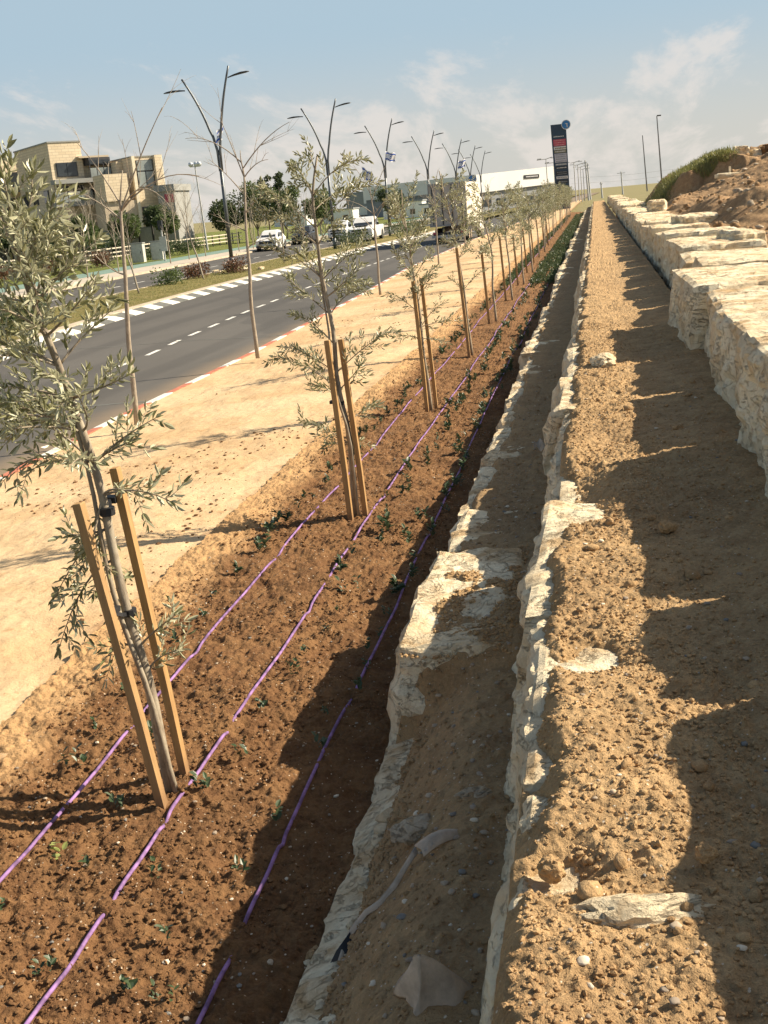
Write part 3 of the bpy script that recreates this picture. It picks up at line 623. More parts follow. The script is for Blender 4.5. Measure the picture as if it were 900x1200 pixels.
scatter('soil_clods', 2600, pos_in(-0.98, -0.45, 4.8, 6.4, lambda x, y: np.maximum(t1_z(x, y), 0.43)), psize(0.004, 0.014, 2.5), M['clod'], 12, 0.7, label='clods and crumbs spread over the jutting square ended block', cat='soil clods')
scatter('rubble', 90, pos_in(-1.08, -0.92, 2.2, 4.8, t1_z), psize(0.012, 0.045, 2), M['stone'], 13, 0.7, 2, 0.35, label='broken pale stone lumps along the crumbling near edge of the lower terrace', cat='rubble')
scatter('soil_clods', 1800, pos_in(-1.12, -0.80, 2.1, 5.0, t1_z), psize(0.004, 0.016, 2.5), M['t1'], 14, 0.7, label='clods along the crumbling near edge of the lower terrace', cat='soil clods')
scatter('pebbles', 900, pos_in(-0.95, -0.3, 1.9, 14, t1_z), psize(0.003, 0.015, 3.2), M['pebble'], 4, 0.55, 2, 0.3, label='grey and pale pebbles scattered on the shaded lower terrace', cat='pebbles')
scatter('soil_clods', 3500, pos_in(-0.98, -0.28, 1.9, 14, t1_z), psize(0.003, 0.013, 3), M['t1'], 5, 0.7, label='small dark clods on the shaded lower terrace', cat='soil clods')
scatter('soil_clods', 30000, pos_in(-3.0, -0.95, 2.6, 18, bed_z, lump(1.7, 90, 0.25)), psize(0.0025, 0.014, 3), M['clodred'], 6, 0.8, label='red brown clods crumbled all over the planting bed', cat='soil clods')
scatter('pebbles', 1500, pos_in(-3.0, -1.0, 2.6, 16, bed_z), psize(0.003, 0.012, 3), M['pebble'], 7, 0.6, 1, 0.2, label='tiny pale pebbles in the red soil of the planting bed', cat='pebbles')
scatter('soil_clods', 5000, pos_in(-6.4, -2.9, 6, 30, sand_z, lump(0.9, 91, 0.5)), psize(0.004, 0.025, 3.5), M['clodred'], 8, 0.6, label='dark crumbs of soil strewn over the sandy verge', cat='soil clods')
scatter('soil_clods', 900, pos_in(1.9, 8, 12, 46, hill_z), psize(0.015, 0.09, 3), M['hill'], 9, 0.8, 2, 0.3, label='earth lumps strewn over the excavated slope', cat='soil clods')
scatter('rubble', 160, pos_in(2.0, 7, 12, 44, hill_z), psize(0.03, 0.14, 3), M['rubble'], 10, 0.7, 2, 0.25, label='pale rubble in the brown earth of the excavated slope', cat='rubble')
# a few stones large enough to point at
def small_stone(loc, dims, seed, rz, label, mat='stone', sub=3):
    bm = bmesh.new(); bmesh.ops.create_icosphere(bm, subdivisions=sub+1, radius=1.0); V = np.array([v.co[:] for v in bm.verts]); T = np.array([[v.index for v in f.verts] for f in bm.faces]); bm.free()
    x, y, z = V[:, 0]+seed*1.7, V[:, 1], V[:, 2]; d = 1+0.30*fbm3(x*1.3, y*1.3, z*1.3, 3, seed)+0.10*np.tanh(6*fbm3(x*2.6, y*2.6, z*2.6, 3, seed+5))+0.07*fbm3(x*9, y*9, z*9, 3, seed+7)
    P = V*d[:, None]*np.array(dims)/2; o = bpy.data.objects.new('stone', raw_mesh('stone', P, [T], M[mat], False)); link(o); o.location = loc; o.rotation_euler = (0, 0, rz); return tag(o, label, 'stone')
small_stone((0.06, 2.13, 0.975), (0.34, 0.11, 0.09), 430, 0.12, 'flat pale stone ridge showing through the soil near the bottom right corner')
small_stone((0.20, 2.30, 1.025), (0.05, 0.045, 0.045), 431, 0.5, 'round brown stone at the shadow edge near the bottom right', 'clod')
small_stone((0.27, 4.85, 1.03), (0.08, 0.07, 0.06), 432, 0.2, 'ochre stone lying where sunlight meets shade halfway down the dirt path', 'clod')
small_stone((-0.15, 2.30, 0.97), (0.06, 0.07, 0.06), 433, 0.9, 'brown stone in the hollow at the edge of the middle terrace', 'clod')
small_stone((-0.83, 2.69, 0.15), (0.14, 0.10, 0.06), 434, 0.4, 'white stone patch in the dark soil at the bottom edge of the lower terrace')
small_stone((-0.50, 3.63, 0.36), (0.15, 0.12, 0.10), 435, 0.1, 'grey stone lump in the shaded soil before the white cloth strip', 'rubble')
small_stone((-0.72, 3.58, 0.27), (0.20, 0.13, 0.09), 436, 0.6, 'broad grey stone half buried in the shaded lower terrace', 'rubble')
small_stone((0.02, 9.9, 1.02), (0.22, 0.3, 0.14), 437, 0.1, 'angular grey white stone beside the jutting middle terrace block')
#PART2
# ------------------------------------------------------------------ drip irrigation pipes
def drip(x0, seed, gaps, label, x_fn=None):
    ys = np.concatenate([geo(2.3, 30, 420), np.linspace(30.3, 90, 150)]); xs = x0+0.035*fbm2(ys*0.5, ys*0+seed, 3, seed)-0.0008*ys
    zz = bed_z(xs, ys); k = np.ones(25)/25; zs = np.convolve(np.pad(zz, 12, mode='edge'), k, 'valid')+0.017
    zs = zs+0.006*fbm2(ys*2.2, ys*0, 3, seed+5)
    for a, b in gaps: zs = zs-0.022*np.exp(-(((ys-(a+b)/2)/((b-a)/2+.02))**2))
    P = np.stack([xs, ys, zs], 1); mb = MB(); mb.tube([tuple(p) for p in P], 0.0085, 8); o = mb.obj('drip_pipe', M['pipe'], smooth=True)
    tag(o, label, 'irrigation pipe', 'purple drip pipes along the planting bed')
drip(-2.46, 3, [(4.93, 5.05), (5.9, 6.02), (7.7, 7.9), (9.9, 10.3), (11.5, 11.9)], 'purple drip pipe on the road side of the planting bed, left of the olive stakes')
drip(-1.93, 4, [(3.42, 3.46), (4.02, 4.07), (4.9, 4.95), (6.6, 6.68), (9.4, 9.55)], 'purple drip pipe down the middle of the planting bed, right of the olive stakes')
drip(-1.375, 5, [(3.17, 3.36), (3.95, 3.97), (5.3, 5.5), (8.3, 8.5), (10.9, 11.1)], 'purple drip pipe in the shade nearest the stone terraces')

# ------------------------------------------------------------------ leaves and trees
def leaf_arrays(P, D, N, L, Wd, fold=0.25):
    """P base points, D unit directions, N approx normals; two folded quads per leaf"""
    S = np.cross(D, N); S /= np.maximum(1e-6, np.linalg.norm(S, axis=1))[:, None]; Nn = np.cross(S, D)
    L = L[:, None]; Wd = Wd[:, None]
    tip = P+D*L; c = -Nn*L*0.06
    r1 = P+D*L*0.28+S*Wd*0.42+Nn*Wd*fold; r2 = P+D*L*0.68+S*Wd*0.40+Nn*Wd*fold; l1 = P+D*L*0.28-S*Wd*0.42+Nn*Wd*fold; l2 = P+D*L*0.68-S*Wd*0.40+Nn*Wd*fold
    V = np.stack([P, r1, r2, tip+c, l2, l1], 1); n = len(P); base = (np.arange(n)*6)[:, None]
    Q = np.concatenate([base+np.array([[0, 1, 2, 3]]), base+np.array([[3, 4, 5, 0]])]); return V.reshape(-1, 3), Q
def unit(a): return a/np.maximum(1e-9, np.linalg.norm(a, axis=-1, keepdims=True))
def curve(a, b, sag, n=7, side=(0, 0, 0)):
    a = np.array(a, float); b = np.array(b, float); m = (a+b)/2+np.array([0, 0, sag])+np.array(side); t = np.linspace(0, 1, n)[:, None]
    return (1-t)**2*a+2*t*(1-t)*m+t*t*b
def tree_thing(name, base, label, cat, group): return empty(name, base, 0, label, cat, group)
def olive(base, stem, branches, seed, label, leafL=0.052, twig_gap=0.06, pair_gap=0.022, r0=0.024, second=False, ties=(), twig_len=(0.07, 0.2), group='young olive trees in the planted row'):
    rnd = np.random.default_rng(seed); root = tree_thing('olive_tree', base, label, 'olive tree', group)
    stem = np.array(stem, float); mb = MB(); ns = len(stem)
    tt = np.linspace(0, 1, ns); ts = np.linspace(0, 1, 22); st = np.stack([np.interp(ts, tt, stem[:, i]) for i in range(3)], 1)
    st = st+np.stack([0.008*np.sin(ts*19+seed), 0.01*np.sin(ts*14), 0*ts], 1)*np.minimum(1, ts*6)[:, None]
    rr = r0*(1-0.8*ts)+0.004; mb.tube([tuple(p) for p in st], list(rr), 9)
    if second:
        s2 = st[:15].copy(); s2[:, 0] += 0.035*np.cos(np.linspace(0.3, 4.5, 15)); s2[:, 1] -= 0.02+0.02*np.sin(np.linspace(0, 5, 15)); mb.tube([tuple(p) for p in s2], list(r0*0.62*(1-0.5*np.linspace(0, 1, 15))), 8)
    mb.obj('trunk', M['bark'], root, True)
    bb = MB(); LP = []; LD = []; LN = []
    def along(c, t): i = min(len(c)-2, int(t*(len(c)-1))); f = t*(len(c)-1)-i; return c[i]*(1-f)+c[i+1]*f, unit(c[i+1]-c[i])
    def leafed(c, length, t0=0.05):
        n = max(2, int(length*(1-t0)/pair_gap)); ph = rnd.uniform(0, 6.28)
        for k in range(n):
            t = t0+(1-t0)*(k+0.5)/n; p, d = along(c, t)
            a = np.cross(d, np.array([0.3, 0.2, 1.0])); a = unit(a); b = np.cross(d, a)
            ph2 = ph+(k % 2)*1.57+rnd.uniform(-0.4, 0.4)
            for s in (0, math.pi):
                v = a*math.cos(ph2+s)+b*math.sin(ph2+s); dd = unit(d*rnd.uniform(0.5, 1.1)+v*rnd.uniform(0.55, 1.0)+rnd.normal(0, 0.14, 3)+np.array([0, 0, 0.12]))
                LP.append(p); LD.append(dd); LN.append(unit(np.cross(np.cross(d, v), dd)+rnd.normal(0, 0.35, 3)+np.array([0, 0, 0.3])))
        p, d = along(c, 1.0)
        for k in range(2): LP.append(p); LD.append(unit(d+rnd.normal(0, 0.25, 3))); LN.append(unit(rnd.normal(0, 1, 3)))
    for z0, end, sag, dens in branches:
        i = np.searchsorted(st[:, 2], z0); i = min(max(i, 1), len(st)-1); a = st[i]
        c = curve(a, end, sag, 9, rnd.normal(0, 0.03, 3)); Lb = np.linalg.norm(c[-1]-c[0])+abs(sag)*0.6
        bb.tube([tuple(p) for p in c], [max(0.0028, r0*0.28), 0.0016], 5)
        leafed(c[3:], Lb*0.62, 0.1)
        for t in np.arange(0.18, 0.97, twig_gap/max(Lb, .1)/max(dens, .05)):
            p, d = along(c, t); v = unit(rnd.normal(0, 1, 3)); v = unit(v-d*v.dot(d)); L = rnd.uniform(*twig_len)*(1.15-0.5*t)
            e = p+unit(d*0.8+v*1.0+np.array([0, 0, 0.25]))*L; tw = curve(p, e, rnd.uniform(-0.03, 0.03), 5); bb.tube([tuple(q) for q in tw], 0.0014, 3, caps=False); leafed(tw, L)
    bb.obj('branches', M['bark'], root, True)
    P = np.array(LP); D = np.array(LD); N = np.array(LN); L = leafL*rnd.uniform(0.65, 1.15, len(P)); V, Q = leaf_arrays(P, D, N, L, L*rnd.uniform(0.24, 0.34, len(P)))
    f = bpy.data.objects.new('foliage', raw_mesh('foliage', V, [Q], M['olive'], False)); link(f, root)
    for (a, b, r, w) in ties:
        mb = MB(); a = Vector(a); b = Vector(b)
        mb.tube([a+Vector((0, 0, -w/2)), a+Vector((0, 0, w/2))], r, 10)
        mb.tube([a+Vector((-0.01, -r*0.9, 0)), (a+b)/2+Vector((0.01, -0.02, -0.01)), b+Vector((0, -0.03, 0.0))], 0.012, 4, sq=True)
        mb.tube([b+Vector((0, 0, -w*0.4)), b+Vector((0, 0, w*0.4))], 0.040, 4, sq=True)
        mb.obj('tie', M['tie'], root)
    return root
STAKE_N = 0
def stake(base, top, w, label, parent=None):
    b = Vector(base); t = Vector(top); b = b-(t-b).normalized()*0.06; mb = MB(); d = (t-b)
    q = d.to_track_quat('Z', 'Y').to_matrix().to_4x4(); L = d.length; h = w/2
    V = []
    for z, k in ((0, 0.9), (0.03, 1), (L*0.33, 1.02), (L*0.66, 0.99), (L-0.006, 1), (L, 0.9)):
        for x, y in ((-h, -h), (h, -h), (h, h), (-h, h)):
            p = q @ Vector((x*k, y*k*0.8, z)); V.append((p.x+0.004*math.sin(z*3+w), p.y, p.z))
    Q = [];
    for i in range(5):
        for k in range(4): Q.append((i*4+k, i*4+(k+1) % 4, (i+1)*4+(k+1) % 4, (i+1)*4+k))
    Q += [(3, 2, 1, 0), (20, 21, 22, 23)]; mb.add(V, quads=Q); o = mb.obj('tree_stake', M['wood'], loc=b)
    return tag(o, label, 'stake', 'wooden stakes beside the olive trees')
rs = np.random.default_rng(5)
# tree 1
br = []
for k in range(30):
    z0 = 1.45+1.0*(k/30.0); th = rs.uniform(0, 6.28); r = rs.uniform(0.22, 0.50); ex = math.cos(th)*r
    sx = np.interp(z0, [0, 1.5, 2.0, 2.6], [0, -0.13, -0.2, -0.31])
    if ex > 0: ex *= 0.62
    br.append((z0, (sx+ex-0.04, math.sin(th)*r*0.8, z0+rs.uniform(0.08, 0.30)), rs.uniform(0.0, 0.08), 1.0))
br += [(2.45, (-.36, 0, 2.84), .03, 1.2), (2.4, (-.2, 0, 2.78), .03, 1.2), (2.35, (-.12, .05, 2.70), .05, 1.2), (2.45, (-.44, .1, 2.74), .03, 1.2), (2.3, (-.05, -.1, 2.6), .05, 1.1), (2.4, (-.28, -.1, 2.86), .02, 1.2), (2.2, (.0, .1, 2.5), .05, 1.1), (1.33, (0.06, 0.02, 1.42), 0.05, 0.9), (1.30, (0.24, -0.06, 1.40), 0.06, 0.7), (1.25, (-0.40, -0.05, 0.98), 0.14, 0.9), (1.22, (-0.34, 0.05, 1.26), 0.06, 0.8), (1.1, (-0.38, -0.1, 0.78), 0.16, 0.8), (1.38, (-0.22, -.12, 1.12), 0.05, .8),
       (0.72, (0.16, -0.02, 0.90), 0.03, 0.9), (0.66, (-0.2, -0.08, 0.70), 0.05, 0.8), (0.55, (0.12, 0.06, 0.70), 0.03, 0.8), (1.15, (-0.15, 0.1, 0.86), 0.02, .7), (1.55, (-0.48, -0.15, 1.55), 0.1, 1.0), (1.6, (-0.55, 0.1, 1.7), 0.1, 1.0), (1.65, (-0.5, -0.2, 1.82), 0.1, 1.0)]
olive((-2.0, 4.3, -0.03), [(0, 0, 0), (-0.04, 0.0, 0.53), (-0.09, 0.02, 1.0), (-0.15, 0.04, 1.5), (-0.22, 0.02, 2.0), (-0.33, 0, 2.45), (-0.34, -0.02, 2.7)], br, 11,
      'leaning two stemmed olive tree nearest the camera at the left edge of the photo', 0.056, 0.066, 0.024, 0.024, True, [((-0.118, 0.03, 1.36), (-0.15, 0.16, 1.38), 0.034, 0.035), ((-0.075, 0.01, 0.90), (-0.12, -0.07, 0.94), 0.030, 0.03)])
stake((-2.0, 4.18, -0.03), (-2.165, 4.18, 1.41), 0.046, 'light wooden stake left of the nearest olive trunk, its foot closest to the camera'); stake((-2.0, 4.47, -0.03), (-2.115, 4.47, 1.49), 0.044, 'light wooden stake right of the nearest olive trunk, the taller of the pair')
# tree 2
ends2 = [(-0.34, 2.93, .10), (0.37, 2.88, .12), (0.43, 2.72, .12), (-0.56, 2.60, .1), (-0.26, 2.48, .05), (0.12, 2.45, .03), (0.31, 2.26, .05), (-0.41, 2.05, .04), (-0.40, 1.5, .05), (-0.56, 1.42, .1), (0.28, 1.94, .05), (0.39, 1.55, .0), (-0.44, 0.85, .06), (0.09, 0.66, .03), (-0.25, 2.80, .06), (0.2, 2.7, .05), (-.3, 2.25, .03), (.25, 2.1, .02), (-0.1, 3.02, .02), (-.5, 2.3, .06), (-0.3, 1.75, .04), (.15, 1.3, .03), (-.3, 1.15, .05), (.2, .95, .03), (-.2, .65, .03), (-0.45, 2.75, .1), (-0.18, 2.05, .02), (0.12, 2.0, .02)]
br = [(max(0.55, z-abs(x)*0.55-0.12), (x, rs.normal(0, 0.16), z), s, 1.0) for x, z, s in ends2]
olive((-2.08, 8.83, -0.03), [(0, 0, 0), (0.01, 0, 0.75), (-0.04, 0.0, 1.25), (-0.05, 0.02, 1.65), (-0.09, 0, 2.15), (-0.11, 0, 2.6), (-0.03, 0, 2.95)], br, 12,
      'slender olive tree with arching top shoots, second from the camera', 0.056, 0.058, 0.021, 0.021, True, [((-0.03, 0.0, 1.0), (-0.08, -0.05, 1.02), 0.030, 0.03)])
stake((-2.10, 8.74, -0.03), (-2.15, 8.74, 1.50), 0.052, 'left wooden stake tied to the second olive tree'); stake((-1.99, 8.84, -0.03), (-2.06, 8.84, 1.49), 0.050, 'right wooden stake of the second olive tree')
# tree 3 and prototypes for the ones behind
def rand_br(n, H, seed, zmin=0.9, spread=0.42):
    r = np.random.default_rng(seed); out = []
    for k in range(n):
        z0 = zmin+(H-zmin-0.25)*(k/n); th = r.uniform(0, 6.28); q = spread*r.uniform(0.5, 1.15)*(0.75+0.4*math.sin((k/n)*3.1)); out.append((z0, (math.cos(th)*q-0.06*z0/2, math.sin(th)*q, z0+r.uniform(0.15, 0.5)), r.uniform(0, 0.09), 1.0))
    return out
olive((-2.10, 13.6, -0.03), [(0, 0, 0), (-0.04, 0, 0.8), (-0.08, 0, 1.6), (-0.14, 0, 2.2), (-0.17, 0.0, 2.7)], rand_br(20, 2.7, 31, 1.3, .34)+[(1.1, (-.42, 0, 1.5), .05, .8), (1.0, (.42, .1, 1.10), .06, .8), (0.95, (.28, 0, 1.35), .05, .8), (0.9, (-.4, .1, 0.95), .06, .7), (.8, (.3, -.1, .85), .05, .6)], 13,
      'olive tree held tight between two stakes, third from the camera', 0.060, 0.075, 0.026, 0.020, False)
stake((-2.14, 13.52, -0.03), (-2.19, 13.52, 1.60), 0.052, 'left wooden stake of the third olive tree'); stake((-2.04, 13.66, -0.03), (-2.11, 13.66, 1.62), 0.050, 'right wooden stake of the third olive tree')
olive((-2.10, 18.5, -0.03), [(0, 0, 0), (-0.05, 0, 0.8), (-0.12, 0, 1.7), (-0.24, 0, 2.4), (-0.35, 0.0, 3.0)], rand_br(22, 2.9, 32, 1.5, .36)+[(1.0, (.3, 0, 1.4), .05, .6), (0.9, (-.3, .1, 1.3), .06, .6)], 14,
      'olive tree leaning left, fourth from the camera', 0.062, 0.085, 0.028, 0.021, False)
stake((-2.14, 18.42, -0.03), (-2.23, 18.42, 1.75), 0.055, 'single brown stake of the fourth olive tree'); 
protos = []
for k in range(4):
    protos.append(olive((-2.1, 23.3+k*4.8, -0.03), [(0, 0, 0), (-0.03, 0, 0.8), (-0.07*(k % 2), 0, 1.5), (-0.15+0.05*k, 0, 2.1), (-0.14, 0.0, 2.6)], rand_br(17, 2.75, 40+k, 1.15, .46), 20+k,
      ['bushy olive tree, fifth from the camera', 'bushy olive tree, sixth from the camera', 'bushy olive tree, seventh from the camera', 'bushy olive tree, eighth from the camera'][k], 0.075, 0.085, 0.034, 0.022, False, twig_len=(0.1, 0.28)))
rr = random.Random(8)
oxs = {0: 0, 1: -.1, 2: -.15, 3: -.2}
y = 42.5; k = 0
while y < 118:
    c = copy_tree(protos[k % 4], (-2.25+rr.uniform(-.12, .12)-0.002*y, y, -0.03), rr.uniform(0, 6.28), 'young olive tree in the dense receding far end of the planted row', 'far olive trees of the planted row', rr.uniform(0.92, 1.12))
    y += 3.9; k += 1
yy = 23.3
while yy < 60:
    x = -2.12-0.003*yy; q = 1.45+rr.uniform(-.1, .2); far = yy > 40
    stake((x-0.05, yy-0.06, -0.03), (x-0.12, yy-0.06, q), 0.06, 'thin wooden stake beside a far olive tree of the receding row' if far else 'wooden stake of the %s olive tree from the camera' % ['fifth', 'sixth', 'seventh', 'eighth'][int((yy-23.3)/4.8+0.5)]); yy += 4.8

# ---- seedlings in three rows along the pipes
def seedling_mesh(seed, n, L, mat):
    r = np.random.default_rng(seed); P = []; D = []; N = []; mb = []
    st = 1+seed % 2
    for s in range(2+seed % 2):
        bx, by = r.normal(0, 0.018, 2); h = r.uniform(0.05, 0.12)
        for k in range(n):
            z = h*(0.25+0.75*k/n); th = r.uniform(0, 6.28); el = r.uniform(0.2, 1.0); P.append((bx*(1+z*4), by*(1+z*4), z)); D.append((math.cos(th)*math.cos(el), math.sin(th)*math.cos(el), math.sin(el))); N.append((r.normal(0, .2), r.normal(0, .2), 1))
    P = np.array(P); D = unit(np.array(D)); N = unit(np.array(N)); Ls = L*r.uniform(0.6, 1.15, len(P)); V, Q = leaf_arrays(P, D, N, Ls, Ls*0.62, 0.12)
    return raw_mesh('seedling', V, [Q], mat)
SM = [seedling_mesh(k, 5, 0.042, M['seed']) for k in range(6)]+[seedling_mesh(10+k, 10, 0.046, M['seed']) for k in range(3)]
cnt = 0; rq = random.Random(77)
SEEDL = []
near_pts = [(-2.15, 3.70), (-2.02, 3.05), (-2.35, 3.35), (-1.62, 3.30), (-1.55, 2.98), (-1.50, 3.72), (-2.2, 4.15), (-1.88, 4.33), (-1.66, 3.0), (-2.28, 4.75), (-1.8, 3.6), (-1.45, 4.1)]
for row, (rx, dx) in enumerate(((-2.62, 0.07), (-1.80, 0.10), (-1.42, 0.10))):
    y = 4.55+row*0.12
    while y < 34:
        SEEDL.append((rx+rq.uniform(-dx, dx), y)); y += rq.uniform(0.27, 0.48)*(1+max(0, y-12)*0.015)
for i, (x, y) in enumerate(near_pts+SEEDL):
    if cnt >= 285: break
    z = float(bed_z(np.array([x]), np.array([y]))[0])-0.004; dense = y > 7 and rq.random() < 0.75
    o = bpy.data.objects.new('seedling', SM[6+rq.randrange(3)] if dense else SM[rq.randrange(6)]); link(o); o.location = (x, y, z); o.rotation_euler = (rq.uniform(-.15, .15), rq.uniform(-.15, .15), rq.uniform(0, 6.28)); s = rq.uniform(0.6, 1.05)*(1.05 if y < 7 else (1.55 if dense else 1.15)); o.scale = (s, s, s)
    tag(o, 'small dark green leafy seedling planted in the red soil of the bed', 'seedling', 'seedlings planted in rows along the bed'); cnt += 1
o = bpy.data.objects.new('seedling', seedling_mesh(3, 2, 0.055, M['paleleaf'])); link(o); x, y = -2.33, 3.83; o.location = (x, y, float(bed_z(np.array([x]), np.array([y]))[0])-0.03); tag(o, 'tiny bright yellow green seedling between the two left purple pipes', 'seedling')
def cover(name, n, x0, x1, y0, y1, zf, L, hgt, mat, seed, label, cat, wide=0.6):
    r = np.random.default_rng(seed); x = r.uniform(x0, x1, n); y = y0*(y1/y0)**r.random(n) if y0 > 0 else r.uniform(y0, y1, n); z = zf(x, y)+r.random(n)**1.3*hgt*(0.3+1.2*vn2(x*2, y*0.9, seed))*(np.clip((y-y0)/6, .35, 1) if wide > .3 else 1); P = np.stack([x, y, z], 1); th = r.uniform(0, 6.28, n); el = r.uniform(0.2, 1.3, n)
    D = np.stack([np.cos(th)*np.cos(el), np.sin(th)*np.cos(el), np.sin(el)], 1); N = unit(r.normal(0, 1, (n, 3))+np.array([0, 0, 1])); Ls = L*r.uniform(.6, 1.2, n); V, Q = leaf_arrays(P, D, N, Ls, Ls*wide)
    o = bpy.data.objects.new(name, raw_mesh(name, V, [Q], mat)); link(o); return tag(o, label, cat, None, 'stuff')
for xr in ((-2.75, -2.5), (-1.95, -1.6), (-1.5, -1.2)): cover('ground_cover', 6000, xr[0], xr[1], 33, 118, bed_z, 0.08, 0.28 if xr[0] > -1.6 else 0.13, M['darkgreen'], int(-xr[0]*10), 'dense green row of shrublets filling the far end of the planting bed', 'ground cover')

# ---- bare saplings
def bare(name, base, stem, limbs, seed, label, cat='bare tree', group=None, r0=0.03, twigs=3, mat='bark2', tl=0.5):
    r = np.random.default_rng(seed); root = empty(name, base, 0, label, cat, group); stem = np.array(stem, float); n = len(stem); tt = np.linspace(0, 1, n); ts = np.linspace(0, 1, 16)
    st = np.stack([np.interp(ts, tt, stem[:, i]) for i in range(3)], 1); st[:, 0] += 0.012*np.sin(ts*17+seed)*np.minimum(1, ts*5); mb = MB(); mb.tube([tuple(p) for p in st], list(r0*(1-0.85*ts**1.3)), 8); mb.obj('trunk', M[mat], root, True)
    bb = MB()
    def grow(c, rad, depth):
        bb.tube([tuple(p) for p in c], [rad, rad*0.35], 5 if depth == 0 else 3, caps=False)
        if depth >= 2: return
        L = np.linalg.norm(c[-1]-c[0])
        for k in range(twigs if depth == 0 else 2):
            i = int(r.integers(2, len(c)-1)); d = unit(c[i]-c[i-1]); v = r.normal(0, 1, 3); v = unit(v-d*v.dot(d)); e = c[i]+unit(d+0.8*v+np.array([0, 0, 0.3]))*L*r.uniform(0.3, 0.6)
            grow(curve(c[i], e, r.uniform(-0.05, 0.15)*L, 6), rad*0.5, depth+1)
    for z0, end, sag in limbs:
        i = min(max(int(np.searchsorted(st[:, 2], z0)), 1), len(st)-1); grow(curve(st[i], end, sag, 9), r0*0.30, 0)
    bb.obj('branches', M[mat], root, True); return root
KG = 'bare saplings on the sandy verge beside the near kerb'
bare('bare_sapling', (-6.22, 14, -.08), [(0, 0, 0), (0.05, 0, 0.9), (0.10, 0, 1.7), (0.2, 0, 2.6), (0.2, 0, 2.9), (.32, 0, 3.3)], [(2.75, (1.25, 0.2, 3.15), 0.35), (2.8, (0.95, 0, 4.0), 0.10), (1.75, (-0.25, 0, 2.3), -0.1), (2.85, (-.3, .1, 3.7), .1), (2.6, (-.4, 0, 3.1), .1), (2.7, (1.0, -.3, 2.8), .5)], 51, 'bare sapling with one long limb arching right, nearest on the sandy verge', group=KG, r0=0.040)
bare('bare_sapling', (-6.45, 20.5, -.10), [(0, 0, 0), (0.0, 0, 1.2), (0.06, 0, 2.2), (0.13, 0, 3.4), (.12, 0, 3.8)], [(2.9, (-.5, 0, 3.7), .1), (3.2, (.6, .1, 3.6), .15), (3.4, (1.1, 0, 4.2), .2), (2.3, (-.5, 0, 2.6), .08), (1.9, (.45, 0, 2.2), .05), (3.3, (-.2, 0, 4.4), .05), (2.6, (.5, 0, 3.0), .1), (3.5, (-.9, 0, 4.1), .3)], 52, 'straight bare sapling on the sandy verge, second from the camera', group=KG, r0=0.042)
vs = bare('bare_sapling', (-6.6, 34.2, -.12), [(0, 0, 0), (0.0, 0, 1.2), (0.0, 0, 2.4), (-.05, 0, 3.4)], [(2.2, (-.9, 0, 2.9), .2), (2.4, (.8, .1, 3.0), .2), (2.0, (.4, 0, 2.7), .1), (2.9, (-.5, 0, 3.9), .1), (2.6, (.5, 0, 3.8), .1), (1.9, (-.5, 0, 2.4), .1)], 53, 'bare sapling on the sandy verge, third from the camera', group=KG, r0=0.042)
copy_tree(vs, (-6.65, 48.2, -.14), 2.2, 'bare sapling on the sandy verge, fourth from the camera'); copy_tree(vs, (-7.2, 63.5, -.16), 1.1, 'bare sapling on the sandy verge, fifth from the camera'); copy_tree(vs, (-7.2, 79, -.16), 4.1, 'bare sapling on the sandy verge, farthest from the camera')
MG = 'bare saplings on the grass median'
m1_ = bare('bare_sapling', (-18.9, 44.7, -.18), [(0, 0, 0), (-.2, 0, 1.2), (-.5, 0, 2.4), (-.65, 0, 3.4)], [(2.0, (-1.2, 0, 3.2), .2), (2.3, (.3, 0, 3.6), .1), (2.6, (-.9, 0, 4.2), .1), (1.6, (.2, 0, 2.6), .1), (2.9, (.2, .3, 4.4), .1)], 54, 'leaning bare sapling on the grass median, nearest of the row', group=MG, r0=0.045)
for (x, y, rz, lb) in ((-18.6, 52, 0.3, 'leaning bare sapling on the median just before the first lamp'), (-17.6, 63, 2.0, 'bare sapling on the median right behind the first lamp'), (-18.6, 71, 4.0, 'bare sapling on the median opposite the white car'), (-18.5, 88, 1.0, 'bare sapling on the median near the pickup truck'), (-17.9, 111, 3, 'farthest bare sapling on the median')): copy_tree(m1_, (x, y, -.18), rz, lb)
fs = bare('bare_sapling', (-30.2, 64, -.18), [(0, 0, 0), (.05, 0, 1.2), (0, 0, 2.4), (.1, 0, 3.6)], [(1.9, (-.9, 0, 3.2), .2), (2.2, (.8, 0, 3.4), .2), (2.5, (-.6, 0, 4.3), .1), (2.8, (.6, .2, 4.6), .1), (1.7, (.5, -.4, 2.6), .1), (2.1, (.2, .8, 3.7), .1), (3.1, (-.9, .2, 4.4), .2)], 55, 'bare sapling on the far pavement, beside the green path', group='bare saplings on the far pavement', r0=0.045, twigs=4)
for k, y in enumerate((57.5, 70, 73.5, 78, 83, 88, 93.5, 99, 105, 112, 120)): copy_tree(fs, (-30.3-(k % 3)*0.5+float(bend(y)), y, -.18), k*1.7, scale=0.85+0.05*(k % 4))
for k, (x, y) in enumerate(((-40, 86), (-45, 98), (-41, 108), (-48, 112), (-38, 100), (-52, 108), (-36, 118), (-44, 120), (-40, 130))): copy_tree(fs, (x, y, 0), k*2.1, 'tall twiggy bare tree on the lawn beyond the white fence', 'bare trees on the lawn by the apartment building', 1.35+0.1*(k % 3))

